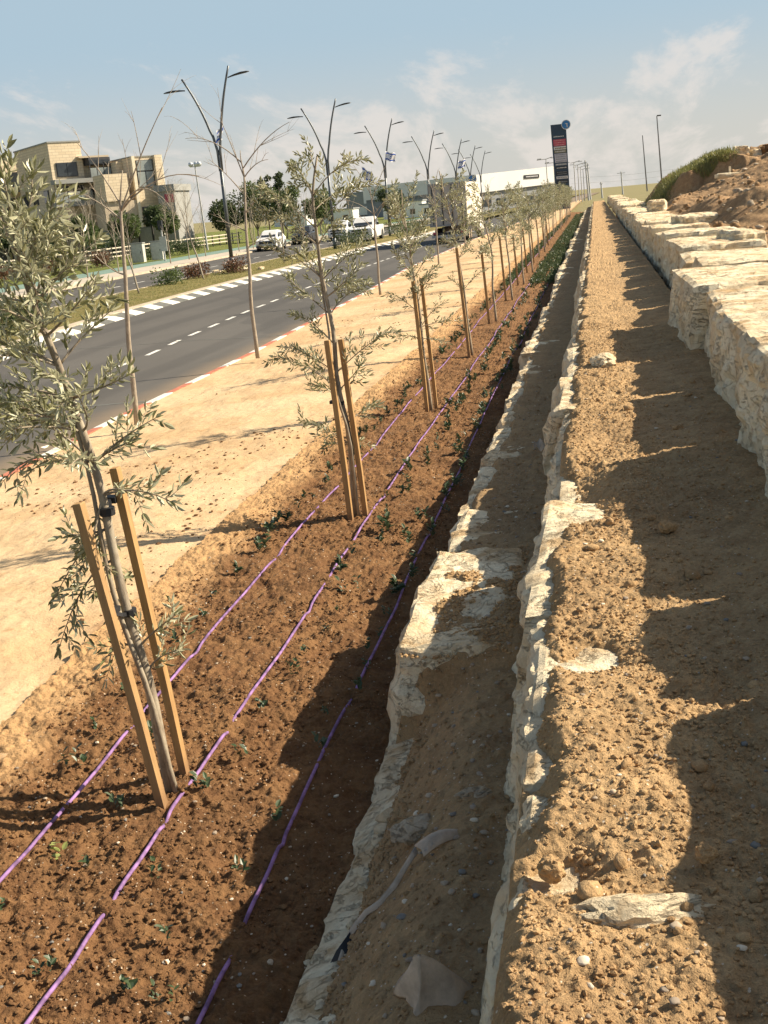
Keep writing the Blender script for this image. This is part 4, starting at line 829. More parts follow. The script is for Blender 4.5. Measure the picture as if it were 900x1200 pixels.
# ---- leafy trees and bushes
def leafy(name, base, H, R, crown_z, n, L, mat, seed, label, cat, group=None, trunk=True, elong=1.0, blobs=14, tr=0.12, palm=False):
    r = np.random.default_rng(seed); root = empty(name, base, 0, label, cat, group)
    if trunk:
        mb = MB(); mb.tube([(0, 0, 0), (r.normal(0, .1), r.normal(0, .1), crown_z*0.7), (r.normal(0, .15), 0, crown_z+0.2)], [tr, tr*0.55], 8)
        for k in range(5): th = k*1.3; mb.tube([(0, 0, crown_z*0.65), (math.cos(th)*R*.5, math.sin(th)*R*.5, crown_z+(H-crown_z)*0.45)], [tr*.4, tr*.12], 5)
        mb.obj('trunk', M['bark2'], root, True)
    C = r.normal(0, 1, (blobs, 3)); C = unit(C)*r.random((blobs, 1))**0.45*np.array([R*.72, R*.72, (H-crown_z)/2*.72*elong]); C[:, 2] += crown_z+(H-crown_z)/2
    br_ = r.uniform(0.28, 0.5, blobs)*R; i = r.integers(0, blobs, n); v = unit(r.normal(0, 1, (n, 3))); P = C[i]+v*(br_[i]*r.random(n)**0.35)[:, None]*np.array([1, 1, .8])
    D = unit(v+r.normal(0, .7, (n, 3))); N = unit(r.normal(0, 1, (n, 3))+np.array([0, 0, .6])); Ls = L*r.uniform(.6, 1.3, n); V, Q = leaf_arrays(P, D, N, Ls, Ls*.55); f = bpy.data.objects.new('crown' if trunk else 'foliage', raw_mesh('crown', V, [Q], M[mat])); link(f, root); return root
BG = 'green trees behind the far road'
lt = [(-38.5, 128, 6.6, 3.0, 1.7, 'green', 'broad green tree behind the white car, left of the tufted one'), (-34.8, 127, 6.2, 2.6, 1.5, 'green', 'bright green tree behind the white car, right of the tufted one'), (-52.5, 104, 3.9, 1.7, 1.2, 'darkgreen', 'dark green tree left of the round tree before the apartment building'), (-59.5, 106, 4.6, 1.9, 1.2, 'green', 'loose green tree at the left end before the apartment building'), (-41.2, 125, 5.4, 2.3, 1.5, 'darkgreen', 'dark green tree left of the trees behind the white car'),
      (-31.5, 130, 5.0, 2.2, 1.4, 'green', 'low green tree half hidden behind the second olive tree'), (-49.8, 106, 4.2, 1.7, 1.6, 'green', 'round green tree in front of the apartment building entrance'), (-46.3, 108, 3.9, 1.5, 1.6, 'green', 'second round green tree right of the apartment building entrance'), (-43.5, 112, 4.0, 1.5, 1.5, 'green', 'small round green tree left of the floodlight mast'), (-45.6, 116, 5.2, 1.9, 1.6, 'darkgreen', 'dark palm height tree in front of the small dark annex'), (-47.9, 113, 4.6, 1.6, 1.5, 'green', 'green tree between the two round trees and the annex'), (-56.5, 104, 3.8, 2.0, 0.8, 'darkgreen', 'dark bushy tree under the apartment balconies'), (-28.5, 160, 5.2, 2.6, 1.4, 'darkgreen', 'distant dark green tree behind the parked pickup')]
for k, (x, y, H, Rr, cz, m, lb) in enumerate(lt): leafy('green_tree', (x, y, -.1), H, Rr, cz, 3600, 0.32, m, 200+k, lb, 'tree', BG)
for k, x in enumerate((-37.9, -36.3)): leafy('cypress_tree', (x, 131, -.1), 7.9-k*0.2, 0.75, 4.0, 900, 0.3, 'darkgreen', 230+k, 'dark feathery tuft of the %s narrow tree rising above the green trees' % ('left' if k == 0 else 'right'), 'tree', None, True, 1.1, 10)
pr = random.Random(3)
for k in range(9):
    x = -44-k*2.6; leafy('shrub', (x, 100+k*0.7, -.1), 2.6+pr.uniform(-.5, .6), 1.5, 0.2, 900, 0.22, ['darkgreen', 'green', 'greybush'][k % 3], 240+k, ['dark green shrub before the apartment building', 'mid green shrub before the apartment building', 'grey twiggy shrub before the apartment building'][k % 3], 'shrub', 'shrubs in front of the apartment building', False)
for k in range(8): leafy('shrub', (-36.6-pr.uniform(0, 1.2), 66+k*2.4, -.15), 1.3, 1.1, 0.0, 700, 0.15, 'greybush' if k % 3 else 'redbush', 260+k, 'rusty red shrub beside the green path' if k % 3 == 0 else 'grey twiggy shrub beside the green path', 'shrub', 'rusty shrubs beside the green path' if k % 3 == 0 else 'grey shrubs beside the green path', False)
for k in range(7): leafy('hedge_shrub', (-36.8, 88+k*2.2, -.15), 1.25, 1.0, 0.0, 700, 0.14, 'darkgreen', 280+k, 'clipped dark green hedge shrub between the green path and white fence', 'hedge', 'hedge shrubs between the green path and the white fence', False)
for k, (x, y, m, lb) in enumerate(((-19.6, 53.5, 'redbush', 'rusty red low shrub left of the first lamp foot'), (-18.3, 56.2, 'redbush', 'rusty red low shrub at the first lamp foot'), (-19.4, 49.6, 'green', 'small green shrub on the median, left of the rusty ones'), (-17.6, 80, 'darkgreen', 'dark green median shrub in front of the white pickup'), (-17.6, 84, 'darkgreen', 'second dark green median shrub in front of the white pickup'), (-17.2, 100, 'green', 'green median shrub right of the white pickup'), (-17.0, 104, 'green', 'green median shrub farther right of the white pickup'), (-16.8, 108, 'darkgreen', 'dark median shrub at the foot of the fourth lamp'))): leafy('shrub', (x, y, -.18), 0.75 if y < 70 else 1.2, 1.0 if y < 70 else 1.6, 0, 700, 0.12, m, 300+k, lb, 'shrub', 'shrubs on the grass median', False)
# near end of the median: planted patch behind the first olive
for k, (x, y) in enumerate(((-17.2, 26.5), (-18.6, 28), (-16.6, 30), (-19.4, 31), (-17.8, 33))): leafy('shrub', (x, y, -.2), 0.9, 1.0, 0, 1300, 0.10, 'green' if k % 2 else 'darkgreen', 320+k, 'low green shrub on the near end of the median behind the first olive tree', 'shrub', 'low shrubs at the near end of the median', False)
cover('median_tufts', 9000, -19.9, -16.3, 24, 80, lambda x, y: np.full_like(x, ROADZ+0.15), 0.08, 0.05, M['grassblade'], 9, 'dry yellow green grass tufts on the median', 'grass', 0.2)
def hz2(x, y): return hill_z(x, y)-0.02
r_ = np.random.default_rng(4); n = 9000; x = r_.uniform(1.9, 5.2, n); y = 43.8+r_.random(n)**1.6*7-0.35*(x-3); kp = r_.random(n) < sst(1.9, 2.6, x)*(1-sst(4.3, 5.2, x)); x, y = x[kp], y[kp]; n = len(x)
P = np.stack([x, y, hz2(x, y)], 1); th = r_.uniform(0, 6.28, n); el = r_.uniform(.7, 1.5, n); D = np.stack([np.cos(th)*np.cos(el), np.sin(th)*np.cos(el), np.sin(el)], 1); V, Q = leaf_arrays(P, D, unit(r_.normal(0, 1, (n, 3))), r_.uniform(.1, .34, n)*sst(-.1, .6, vn2(x*1.3, y*1.3, 6)), np.full(n, .022))
o = bpy.data.objects.new('bank_grass', raw_mesh('bank_grass', V, [Q], M['grassblade'])); link(o); tag(o, 'long green grass growing on top of the cut earth bank', 'grass', None, 'stuff')
# ------------------------------------------------------------------ street lamps
def lamp(loc, label, joint=6.55, flag=None):
    root = empty('street_lamp', loc, 0, label, 'street lamp', 'double armed lamps along the median')
    mb = MB(); mb.tube([(0, 0, 0), (0, 0, 0.9)], [0.13, 0.125], 12); mb.tube([(0, 0, 0.9), (0.0, 0, joint-0.5)], [0.105, 0.09], 12); mb.box((0, 0, 0.02), (0.42, 0.42, 0.05)); mb.obj('pole', M['metal'], root, True)
    for s, ex, ez, hl in ((-1, -1.42, 9.85, 1.15), (1, 0.92, 10.25, 1.15)):
        P = [(s*0.05, 0, joint-1.3), (s*0.07, 0, joint-0.3), (s*0.10+ex*0.08, 0, joint+0.4)]
        for t in np.linspace(0.15, 1, 8): P.append((s*0.10+ex*(0.10+0.90*(t*0.55+0.45*t*t)), 0, joint+0.3+(ez-joint-0.3)*t))
        mb = MB(); mb.tube(P, [0.075, 0.05], 8); a = mb.obj('arm', M['metal'], root, True)
        hb = MB(); rings = []; tilt = 0.16 if s > 0 else -0.02
        for u, w, h in ((0, .03, .03), (.12, .045, .035), (.3, .10, .045), (.6, .15, .055), (.85, .13, .045), (1, .04, .02)):
            q = s*u*hl; zz = ez-0.55+abs(q)*tilt+0.04*math.sin(u*3.14); ring = []
            for t in range(10): an = t*0.628; ring.append((ex+s*0.0+q, math.cos(an)*w, zz+math.sin(an)*h))
            rings.append(ring)
        hb.loft(rings); hb.obj('lamp_head', M['head'], root, True)
    return root
def flag(loc, w, h, rz, lean, label, star=True):
    root = empty('flag', loc, rz, label, 'flag', 'blue and white flags on the lamps')
    def fn(u, v): return (u*w*0.8+0.06*math.sin(v*6), 0.10*math.sin(u*7+v*2), -v*h-u*lean*w+0.05*math.sin(u*9))
    def grid(u0, u1, v0, v1, off, nu=10, nv=6):
        V = [];
        for i in range(nu+1):
            for j in range(nv+1): p = fn(u0+(u1-u0)*i/nu, v0+(v1-v0)*j/nv); V.append((p[0], p[1]+off, p[2]))
        return V, [(i*(nv+1)+j, (i+1)*(nv+1)+j, (i+1)*(nv+1)+j+1, i*(nv+1)+j+1) for i in range(nu) for j in range(nv)]
    mb = MB(); mb.add(*[grid(0, 1, 0, 1, 0)[0]], quads=grid(0, 1, 0, 1, 0)[1]); mb.obj('cloth', M['flagwhite'], root)
    for v0, v1 in ((0.12, 0.27), (0.73, 0.88)):
        mb = MB()
        for of in (-0.006, 0.006): V, Q = grid(0, 1, v0, v1, of, 10, 2); mb.add(V, quads=Q)
        mb.obj('stripe', M['flagblue'], root)
    if star:
        mb = MB()
        for of in (-0.008, 0.008):
            for s in (1, -1):
                pts = [(0.5+0.10*math.cos(a), 0.5+s*0.17*math.sin(a)) for a in (1.5708, 3.6652, 5.7596)]
                for k in range(3):
                    a, b = pts[k], pts[(k+1) % 3]; A = Vector(fn(*a)); B = Vector(fn(*b)); A.y += of; B.y += of; mb.tube([A, B], 0.012, 4)
        mb.obj('star', M['flagblue'], root)
    return root
lx = [(57.5, -18.9), (80, -18.45), (103, -18.5), (126, -17.9), (148, -17.4), (170, -17.9), (192, -18.5)]
L0 = lamp((lx[0][1], lx[0][0], ROADZ), 'tallest looking double armed street lamp, nearest on the median')
for (y, x), nm in zip(lx[1:], ['second', 'third', 'fourth', 'fifth', 'sixth', 'seventh']): copy_tree(L0, (x, y, ROADZ), 0, '%s double armed street lamp along the median counted from the camera' % nm)
flag((-18.85, 57.35, 6.75), 0.75, 0.55, 1.2, -0.9, 'small furled flag at the fork of the nearest double armed lamp', False)
flag((-18.3, 102.8, 7.2), 1.1, 0.8, 0.3, 0.2, 'white and blue flag on the fork of the third lamp')
flag((-20.6, 102.8, 6.1), 1.25, 0.95, -0.2, 0.5, 'white and blue flag hanging left of the third lamp')
flag((-17.0, 147.8, 7.2), 1.2, 1.0, 0.4, -0.2, 'white and blue flag on the fork of the fifth lamp')
# floodlight mast
root = empty('floodlight_mast', (-37.5, 107, ROADZ), 0, 'slim mast with a cluster of round floodlights on the lawn', 'floodlight mast'); mb = MB(); mb.tube([(0, 0, 0), (-0.25, 0, 8.0)], [0.11, 0.06], 8); mb.tube([(-0.75, 0, 8.0), (0.25, 0, 8.0)], 0.04, 6); mb.obj('pole', M['galv'], root)
for k, q in enumerate((-0.65, -0.1, 0.2)):
    mb = MB(); mb.cyl((q, -0.12, 8.2), (0, -1, -0.25), 0.26, 0.26, 14, 0.17); mb.obj('floodlight', M['lampglass'], root, True)
# slim lamp poles on the slope (they lean)
def pole(loc, H, r, lean, label, arm=0, cat='pole', mat='metal', group=None, name='lamp_pole'):
    root = empty(name, loc, 0, label, cat, group); mb = MB(); mb.tube([(0, 0, 0), (-lean*H, 0, H)], [r, r*0.55], 8); mb.obj('pole', M[mat], root)
    if arm: mb = MB(); mb.box((-lean*H-arm*0.5, 0, H+0.02), (abs(arm), 0.12, 0.07)); mb.obj('lamp_head', M['head'], root)
    return root
pole((4.0, 72, 2.4), 3.9, 0.05, 0.06, 'slim dark lamp pole standing behind the grassy bank, right of the other', -0.25, 'lamp pole'); pole((3.25, 75, 2.0), 3.4, 0.045, 0.065, 'shorter bare pole left of the grassy bank', 0)
for k, (x, y, H) in enumerate(((-9.0, 230, 9.2), (-7.8, 238, 8.6), (-3.9, 245, 8.4), (-3.4, 262, 8.2), (-3.0, 280, 8.0), (-2.6, 300, 7.8))):
    root = empty('street_lamp', (x, y, -.5), 0, 'grey single pole lamp left of the dark pylon sign' if k < 2 else 'grey single pole lamp right of the dark pylon sign', 'street lamp', 'far lamps left of the pylon sign' if k < 2 else 'far lamps right of the pylon sign'); mb = MB(); mb.tube([(0, 0, 0), (-.2, 0, H)], [.13, .08], 6); mb.tube([(-2.0 if k < 2 else -.9, 0, H-.05), (-.2, 0, H), (1.0, 0, H+.3)], .07, 5); mb.obj('pole', M['galv'], root)
    for q in (-1, 1): mb = MB(); mb.box((-.2+q*1.3, 0, H+.12), (.8, .3, .12)); mb.obj('lamp_head', M['galv'], root)
for k, (x, y, H) in enumerate(((-1.6, 300, 9.9), (-1.2, 320, 9.6), (9.3, 400, 7.5), (2.0, 330, 4.4))):
    root = empty('utility_pole', (x, y, -.5), 0, ['tall grey utility pole at the end of the planted row', 'second tall grey utility pole at the end of the planted row', 'far utility pole with a short crossbar left of the slope', 'low utility pole between the planted row and the wall end'][k], 'utility pole'); mb = MB(); mb.tube([(0, 0, 0), (-.1*H*.6, 0, H)], [.26, .18], 6); mb.obj('pole', M['galv'], root); mb = MB(); mb.box((-.06*H, 0, H-.5), (2.6 if k == 2 else .9, .15, .15)); mb.obj('crossbar', M['galv'], root)
for z in (6.0, 4.2):
    mb = MB(); mb.tube([(-8+q*7, 398, z+0.6*math.cos(q*1.2)*0.4) for q in range(9)], 0.03, 4); mb.obj('overhead_wire', M['galv'], label='%s thin power line crossing the sky above the field' % ('upper' if z > 5 else 'lower'), cat='power line')
# ------------------------------------------------------------------ vehicles
def wheel(root, x, y, r, w, s):
    mb = MB(); mb.cyl((x, y, r), (1, 0, 0), r, w, 24); tr = mb.obj('wheel', M['tyre'], root, True); mb = MB(); mb.cyl((x+s*0.012, y, r), (1, 0, 0), r*0.62, w, 16, r*0.62); mb.obj('rim', M['chrome'], tr)
def body(stations, n=3):
    """stations along y: (y, halfwidth, z0, z1, corner)"""
    rings = []
    for y, hw, z0, z1, c in stations: rings.append([(-hw+c*.3, y, z0), (hw-c*.3, y, z0), (hw, y, z0+c), (hw, y, z1-c), (hw-c, y, z1), (-hw+c, y, z1), (-hw, y, z1-c), (-hw, y, z0+c)])
    mb = MB(); mb.loft(rings); return mb
def panel(name, pts, mat, parent, t=0.02, nrm=None):
    P = [Vector(p) for p in pts]; nn = (P[1]-P[0]).cross(P[2]-P[0]).normalized() if nrm is None else Vector(nrm); mb = MB(); mb.loft([[tuple(p) for p in P], [tuple(p+nn*t) for p in P]]); return mb.obj(name, mat if not isinstance(mat, str) else M[mat], parent)
def car(loc, rz, label, paint='carwhite', pick=False, big=1.0, group=None, detail=True):
    root = empty('pickup_truck' if pick else 'suv_car', loc, rz, label, 'pickup truck' if pick else 'car', group)
    if pick: st = [(-2.85, .80, .50, .92, .08), (-2.80, .93, .42, 1.08, .08), (-2.4, .98, .40, 1.20, .09), (-1.3, 1.0, .40, 1.26, .09), (0, 1.0, .40, 1.24, .08), (2.7, 1.0, .45, 1.24, .06), (2.85, .95, .5, 1.2, .05)]; cab = [(-1.35, .86, 1.2, 1.26, .04), (-0.55, .80, 1.2, 1.86, .10), (0.0, .80, 1.2, 1.93, .12), (.95, .80, 1.2, 1.90, .12), (1.25, .84, 1.2, 1.26, .03)]; hwz = .40; wy = (-1.85, 1.75); W_ = 1.0; fz = 2.85
    else: st = [(-2.2, .70, .45, .72, .06), (-2.15, .86, .30, .86, .08), (-1.8, .91, .26, .98, .09), (-1.0, .92, .24, 1.06, .09), (0.8, .92, .24, 1.08, .09), (1.9, .90, .28, 1.08, .1), (2.2, .82, .40, .95, .1)]; cab = [(-1.1, .80, 1.0, 1.06, .04), (-0.35, .70, 1.0, 1.58, .12), (0.3, .69, 1.0, 1.66, .14), (1.4, .68, 1.0, 1.60, .14), (2.05, .78, 1.0, 1.08, .04)]; hwz = .35; wy = (-1.35, 1.32); W_ = .91; fz = 2.2
    b = body(st).obj('body', M[paint], root); c = body(cab).obj('cabin', M[paint], root)
    y0, z0, y1, z1 = cab[0][0], cab[0][3], cab[1][0], cab[1][3]; a = .80 if pick else .70
    panel('windscreen', [(-a+.08, y0+.10, z0+.06), (a-.08, y0+.10, z0+.06), (a*.84, y1-.04, z1-.10), (-a*.84, y1-.04, z1-.10)], 'glass', root, 0.03, (0, -.7, .7))
    for s in (-1, 1):
        xw = s*(cab[1][1]+.015)
        panel('window', [(xw*1.03, y0+.45, z0+.04), (xw*1.03, cab[2][0]+.15, z0+.04), (xw, cab[2][0]+.15, z1-.14), (xw, y1+.05, z1-.14)], 'glass', root, 0.02, (s, 0, 0))
        panel('window', [(xw*1.03, cab[2][0]+.22, z0+.04), (xw*1.03, cab[3][0]-.05, z0+.04), (xw, cab[3][0]-.12, z1-.14), (xw, cab[2][0]+.22, z1-.14)], 'glass', root, 0.02, (s, 0, 0))
        hz_ = .88 if pick else .74; mb = MB(); mb.box((s*W_*.76, -fz+.03, hz_), (.34, .14, .20 if pick else .13)); mb.obj('headlight', M['lampglass'], root)
        mb = MB(); mb.box((s*(W_+.10), y0+.5, z0+.10), (.18, .12, .20 if pick else .15)); mb.obj('wing_mirror', M['black2'] if pick else M[paint], root)
        for w in wy: wheel(root, s*(W_-.10), w, hwz, .24, s); mb = MB(); mb.tube([(s*(W_+.002), w+math.cos(t)*(hwz+.09), hwz+max(-.05, math.sin(t)*(hwz+.09))) for t in np.linspace(0, 3.1416, 12)], .035, 5); mb.obj('wheel_arch', M['black2'], root)
    mb = MB(); mb.box((0, -fz+.01, .86 if pick else .70), (W_*1.25, .10, .36 if pick else .22)); g = mb.obj('grille', M['black2'], root)
    if pick: mb = MB(); mb.box((0, -fz-.045, .87), (W_*1.25, .03, .07)); mb.obj('bar', M['chrome'], g)
    mb = MB(); mb.box((0, -fz-.03, .50 if pick else .40), (W_*1.8, .16, .22 if pick else .16)); mb.obj('bumper', M['chrome'] if pick else M['black2'], root)
    mb = MB(); mb.box((0, -fz-.13, .52 if pick else .42), (.5, .02, .11)); mb.obj('number_plate', M['signolive'], root)
    if pick: mb = MB(); mb.box((0, -1.9, 1.28), (.9, .7, .08)); mb.obj('bonnet_scoop', M['black2'], root)
    root.scale = (big,)*3; return root
car((-27.2, 94.0, ROADZ), 0.06, 'white five door car with a black grille driving on the far road')
car((-19.1, 95.0, ROADZ), 0.03, 'large white pickup truck with a black grille facing the camera, right of the lamps', 'carwhite', True, 1.08)
car((-24.2, 108.5, ROADZ), 0.03, 'smaller looking white pickup truck partly hidden behind the second olive tree', 'carwhite', True, 0.95)
car((-27.3, 106, ROADZ), 0.05, 'dark fronted car half hidden by olive leaves left of the hidden white pickup', 'cardark')
# box truck seen from behind
root = empty('box_truck', (-9.7, 76.5, ROADZ), -0.02, 'large grey box truck with a sunlit cream side driving away', 'truck')
mb = MB(); mb.bx(-1.27, 1.27, 0, 7.6, 1.15, 3.95); bxo = mb.obj('cargo_box', M['truckgrey'], root)
mb = MB(); mb.bx(1.272, 1.30, 0.05, 7.55, 1.2, 3.9); mb.obj('side_panel', M['truckside'], bxo)
for k in range(4): x = -1.0+k*0.66; mb = MB(); mb.bx(x-.03, x+.03, -.05, -.005, 1.25, 3.8); mb.obj('door_bar', M['black2'], root)
mb = MB(); mb.bx(-1.27, 1.27, -.04, .0, 3.82, 3.95); mb.bx(-1.27, 1.27, -.04, 0, 1.15, 1.25); mb.bx(-1.27, -1.2, -.04, 0, 1.25, 3.82); mb.bx(1.2, 1.27, -.04, 0, 1.25, 3.82); mb.obj('door_frame', M['greywall'], root)
mb = MB(); mb.bx(-.5, -.35, .2, 9.4, .75, 1.1); mb.bx(.35, .5, .2, 9.4, .75, 1.1); mb.bx(-1.1, 1.1, .1, .25, .45, .75); mb.obj('chassis', M['black2'], root)
mb = MB(); mb.bx(-1.2, 1.2, -.02, .10, .42, .58); mb.obj('bumper', M['galv'], root)
for s in (-1, 1): mb = MB(); mb.bx(s*.95-.15, s*.95+.15, -.06, .02, .66, .80); mb.obj('tail_light', M['signred'], root)
body([(7.9, 1.15, .6, 2.2, .1), (8.1, 1.22, .5, 3.0, .12), (9.6, 1.22, .5, 2.9, .12), (10.0, 1.15, .5, 1.9, .12)]).obj('cab', M['carwhite'], root)
for s in (-1, 1):
    for w in (1.6, 2.7, 8.8): wheel(root, s*1.0, w, .5, .3, s)
# ------------------------------------------------------------------ pylon sign
root = empty('pylon_sign', (-4.55, 165, -.5), 0, 'tall dark blue pylon sign with a round blue disc on its top corner', 'pylon sign')
def px_(z, f): l = np.interp(z, [0, 2.8, 11.9], [-.75, -.72, -1.22]); r = np.interp(z, [0, 2.8, 11.9], [1.12, 1.10, .90]); return float(l+(r-l)*f)
def pquad(z0, z1, f0, f1, y, t, name, mat, parent): mb = MB(); mb.loft([[(px_(z0, f0), y, z0), (px_(z0, f1), y, z0), (px_(z1, f1), y, z1), (px_(z1, f0), y, z1)], [(px_(z0, f0), y+t, z0), (px_(z0, f1), y+t, z0), (px_(z1, f1), y+t, z1), (px_(z1, f0), y+t, z1)]]); return mb.obj(name, M[mat], parent)
slab = pquad(0, 11.9, 0, 1, -.25, .5, 'sign_body', 'signdark', root)
def zY(Y): return 11.86-((130+Y/12.0)-147.5)*.118
rx = random.Random(21)
for (a, b, m, ink, n) in ((408, 498, 'signred', 'signpink', 3), (505, 550, 'signwhite', 'signolive', 1), (555, 592, 'signolive', 'signwhite', 1), (600, 722, 'signlilac', 'signgrey', 4), (735, 765, 'signgrey', 'signwhite', 1), (780, 812, 'black2', 'signwhite', 1), (842, 895, 'black2', 'signgrey', 2), (912, 948, 'signwhite', 'signgrey', 1), (965, 1010, 'black2', 'signgrey', 1)):
    p_ = pquad(zY(b), zY(a), .08, .92, -.29, .035, 'sign_panel', m, root)
    mb = MB()
    for r in range(n):
        z = zY(a+(b-a)*(r+.5)/n); h = (zY(a)-zY(b))/n*.22; x = px_(z, .16)
        while x < px_(z, .84): w = rx.uniform(.05, .16); mb.bx(x, x+w, -.312, -.292, z-h, z+h*rx.uniform(.5, 1)); x += w+rx.uniform(.025, .06)
    mb.obj('lettering', M[ink], p_)
mb = MB()
z = zY(370); x = px_(z, .12)
while x < px_(z, .8): w = rx.uniform(.04, .13); mb.bx(x, x+w, -.275, -.255, z-.07, z+rx.uniform(.02, .09)); x += w+.03
mb.obj('lettering', M['signwhite'], root)
mb = MB(); mb.cyl((px_(11.5, 1.0), -.34, 11.75), (0, 1, 0), .64, .14, 32); dsc = mb.obj('logo_disc', M['signwhite'], root); mb = MB(); mb.cyl((px_(11.5, 1.0), -.425, 11.75), (0, 1, 0), .55, .03, 32); mb.obj('disc_face', M['signblue'], dsc)
mb = MB(); mb.bx(px_(11.5, 1)+.08, px_(11.5, 1)+.2, -.465, -.445, 11.4, 11.85); mb.bx(px_(11.5, 1)-.12, px_(11.5, 1)+.2, -.465, -.445, 11.85, 11.93); mb.obj('disc_mark', M['signwhite'], dsc)
# blue round traffic sign
root = empty('traffic_sign', (-11.6, 112, ROADZ), 0, 'round blue traffic sign showing just above the box truck', 'traffic sign'); mb = MB(); mb.tube([(0, 0, 0), (0, 0, 4.9)], .05, 8); mb.obj('post', M['galv'], root); mb = MB(); mb.cyl((0, -.06, 4.6), (0, 1, 0), .42, .03, 24); d_ = mb.obj('sign_face', M['signwhite'], root); mb = MB(); mb.cyl((0, -.085, 4.6), (0, 1, 0), .36, .02, 24); mb.obj('blue_field', M['signblue'], d_)
# ------------------------------------------------------------------ warehouses
root = empty('warehouse', (-18, 262, -.5), R_(50), 'long white warehouse with a dark sign panel behind the box truck', 'warehouse'); mb = MB(); mb.add([(-8.5, 0, 4.0), (10.5, 0, 4.8), (10.5, 0, 8.6), (-8.5, 0, 7.9), (-8.5, 40, 4.0), (10.5, 40, 4.8), (10.5, 40, 8.6), (-8.5, 40, 7.9)], quads=[(0, 1, 2, 3), (7, 6, 5, 4), (3, 2, 6, 7), (0, 4, 5, 1), (1, 5, 6, 2), (0, 3, 7, 4)]); mb.obj('cladding', M['whitewall'], root); root.scale = (1.35, 1, 1)
mb = MB(); mb.bx(-8.5, 10.5, .6, 39, 0, 4.75); mb.obj('wall', M['greywall'], root); mb = MB(); mb.bx(2.6, 6.3, -.15, -.02, 6.3, 7.1); sg = mb.obj('sign_board', M['black2'], root)
mb = MB(); x = 3.0
while x < 5.9: w = rx.uniform(.1, .3); mb.bx(x, x+w, -.2, -.152, 6.58, 6.82); x += w+.08
mb.obj('lettering', M['signwhite'], sg)
for k in range(5): mb = MB(); mb.bx(-7+k*3.4, -5+k*3.4, .4, .58, 1.2, 2.6); mb.obj('window', M['glass'], root)
root = empty('warehouse', (-48, 300, -.5), 0, 'long low dark grey hall behind the white pickup and the truck', 'warehouse'); mb = MB(); V = [(-17, 0, 0), (17, 0, 0), (17, 0, 8.9), (-17, 0, 7.0), (-17, 40, 0), (17, 40, 0), (17, 40, 8.9), (-17, 40, 7.0)]; mb.add(V, quads=[(0, 1, 2, 3), (7, 6, 5, 4), (3, 2, 6, 7), (1, 5, 6, 2), (0, 3, 7, 4)]); mb.obj('wall', M['greywall'], root); mb = MB(); mb.bx(-16.5, 16.5, -.3, -.02, 1.2, 3.3); mb.obj('white_band', M['whitewall'], root)
for k, (x, y, w, h) in enumerate(((-62, 230, 7, 3.2), (-50, 222, 6, 3.0), (-38, 228, 8, 3.4), (-30, 215, 5, 2.6))):
    root = empty('low_building', (x, y, -.5), 0, ['low white shed, leftmost of those behind the second olive tree', 'low white shed with a flat roof left of the white pickup', 'low white shed behind the white pickup', 'small white shed right of the white pickup'][k], 'shed'); mb = MB(); mb.bx(-w/2, w/2, 0, 6, 0, h); mb.obj('wall', M['whitewall'], root); mb = MB(); mb.bx(-w/2-.2, w/2+.2, -.2, 6.2, h, h+.25); mb.obj('roof', M['greywall'], root)
    for q in (-.25, .25): mb = MB(); mb.bx(w*q-.5, w*q+.5, -.05, -.005, 1.0, 2.0); mb.obj('window', M['glass'], root)
# ------------------------------------------------------------------ apartment building (set at 45 degrees to the road)
root = empty('apartment_building', (-59, 120, -.4), R_(45), 'stone clad apartment building with balconies and stepped flat roofs', 'building')
def B(name, mat, u0, u1, v0, v1, z0, z1, parent=None): mb = MB(); mb.bx(u0, u1, v0, v1, z0, z1); return mb.obj(name, M[mat], parent or root)
B('wall', 'brick_warm', 0, 3.7, 0, 12.3, 0, 12.7); B('wall', 'brick_warm', 3.702, 6.4, .35, 10, 0, 10.9); B('wall', 'brick_warm', 7.14, 10.0, -5.73, 4, 0, 10.4); B('wall', 'brick_warm', 3.46, 6.14, -6.3, -3, 5.9, 8.75); B('wall', 'render', 3.2, 7.1, -6.0, -3.2, 0, 5.88); B('wall', 'brick_warm', 6.42, 7.12, -3, 9, 0, 10.2)
B('parapet', 'slab', -.08, 3.78, -.08, 12.38, 12.702, 12.85); B('parapet', 'slab', 7.06, 10.08, -5.81, 4.08, 10.402, 10.52); B('parapet', 'render', 3.0, 6.5, -.9, 10.0, 10.902, 11.1)
B('wall', 'cream', 7.0, 7.35, -6.15, -5.75, 0, 10.5); B('wall', 'brick_warm', 9.6, 10.35, -6.4, -5.75, 7.2, 10.5); B('wall', 'cream', 10.352, 10.5, -6.4, -5.75, 7.2, 10.5)
def win(u0, u1, z0, z1, v=0, panes=2, mat='glass'):
    f = B('window', 'frame', u0-.06, u1+.06, v-.10, v-.004, z0-.06, z1+.06); w = (u1-u0)/panes
    for k in range(panes): B('pane', mat, u0+k*w+.04, u0+(k+1)*w-.04, v-.14, v-.102, z0, z1, f)
win(.6, 2.9, 9.1, 10.5); win(.3, 3.3, 6.4, 8.0, panes=3); win(4.3, 5.2, 7.0, 7.8, .35, 1); win(7.6, 9.5, 7.2, 8.8, -5.73, 2, 'balglass'); win(7.6, 9.5, 8.95, 10.0, -5.73, 1, 'balglass')
win(.5, 3.1, 1.2, 2.8, panes=3); win(7.7, 9.3, 3.2, 5.0, -5.73, 2); win(3.8, 5.6, 3.0, 4.6, -6.0, 2)
B('balcony_slab', 'slab', -.3, 6.5, -1.5, -.004, 8.25, 8.72); B('balcony_slab', 'slab', -.6, 4.0, -1.7, -.004, 5.8, 6.28)
gz = B('glazed_balcony', 'frame', 3.9, 6.4, -1.4, .34, 10.1, 10.85)
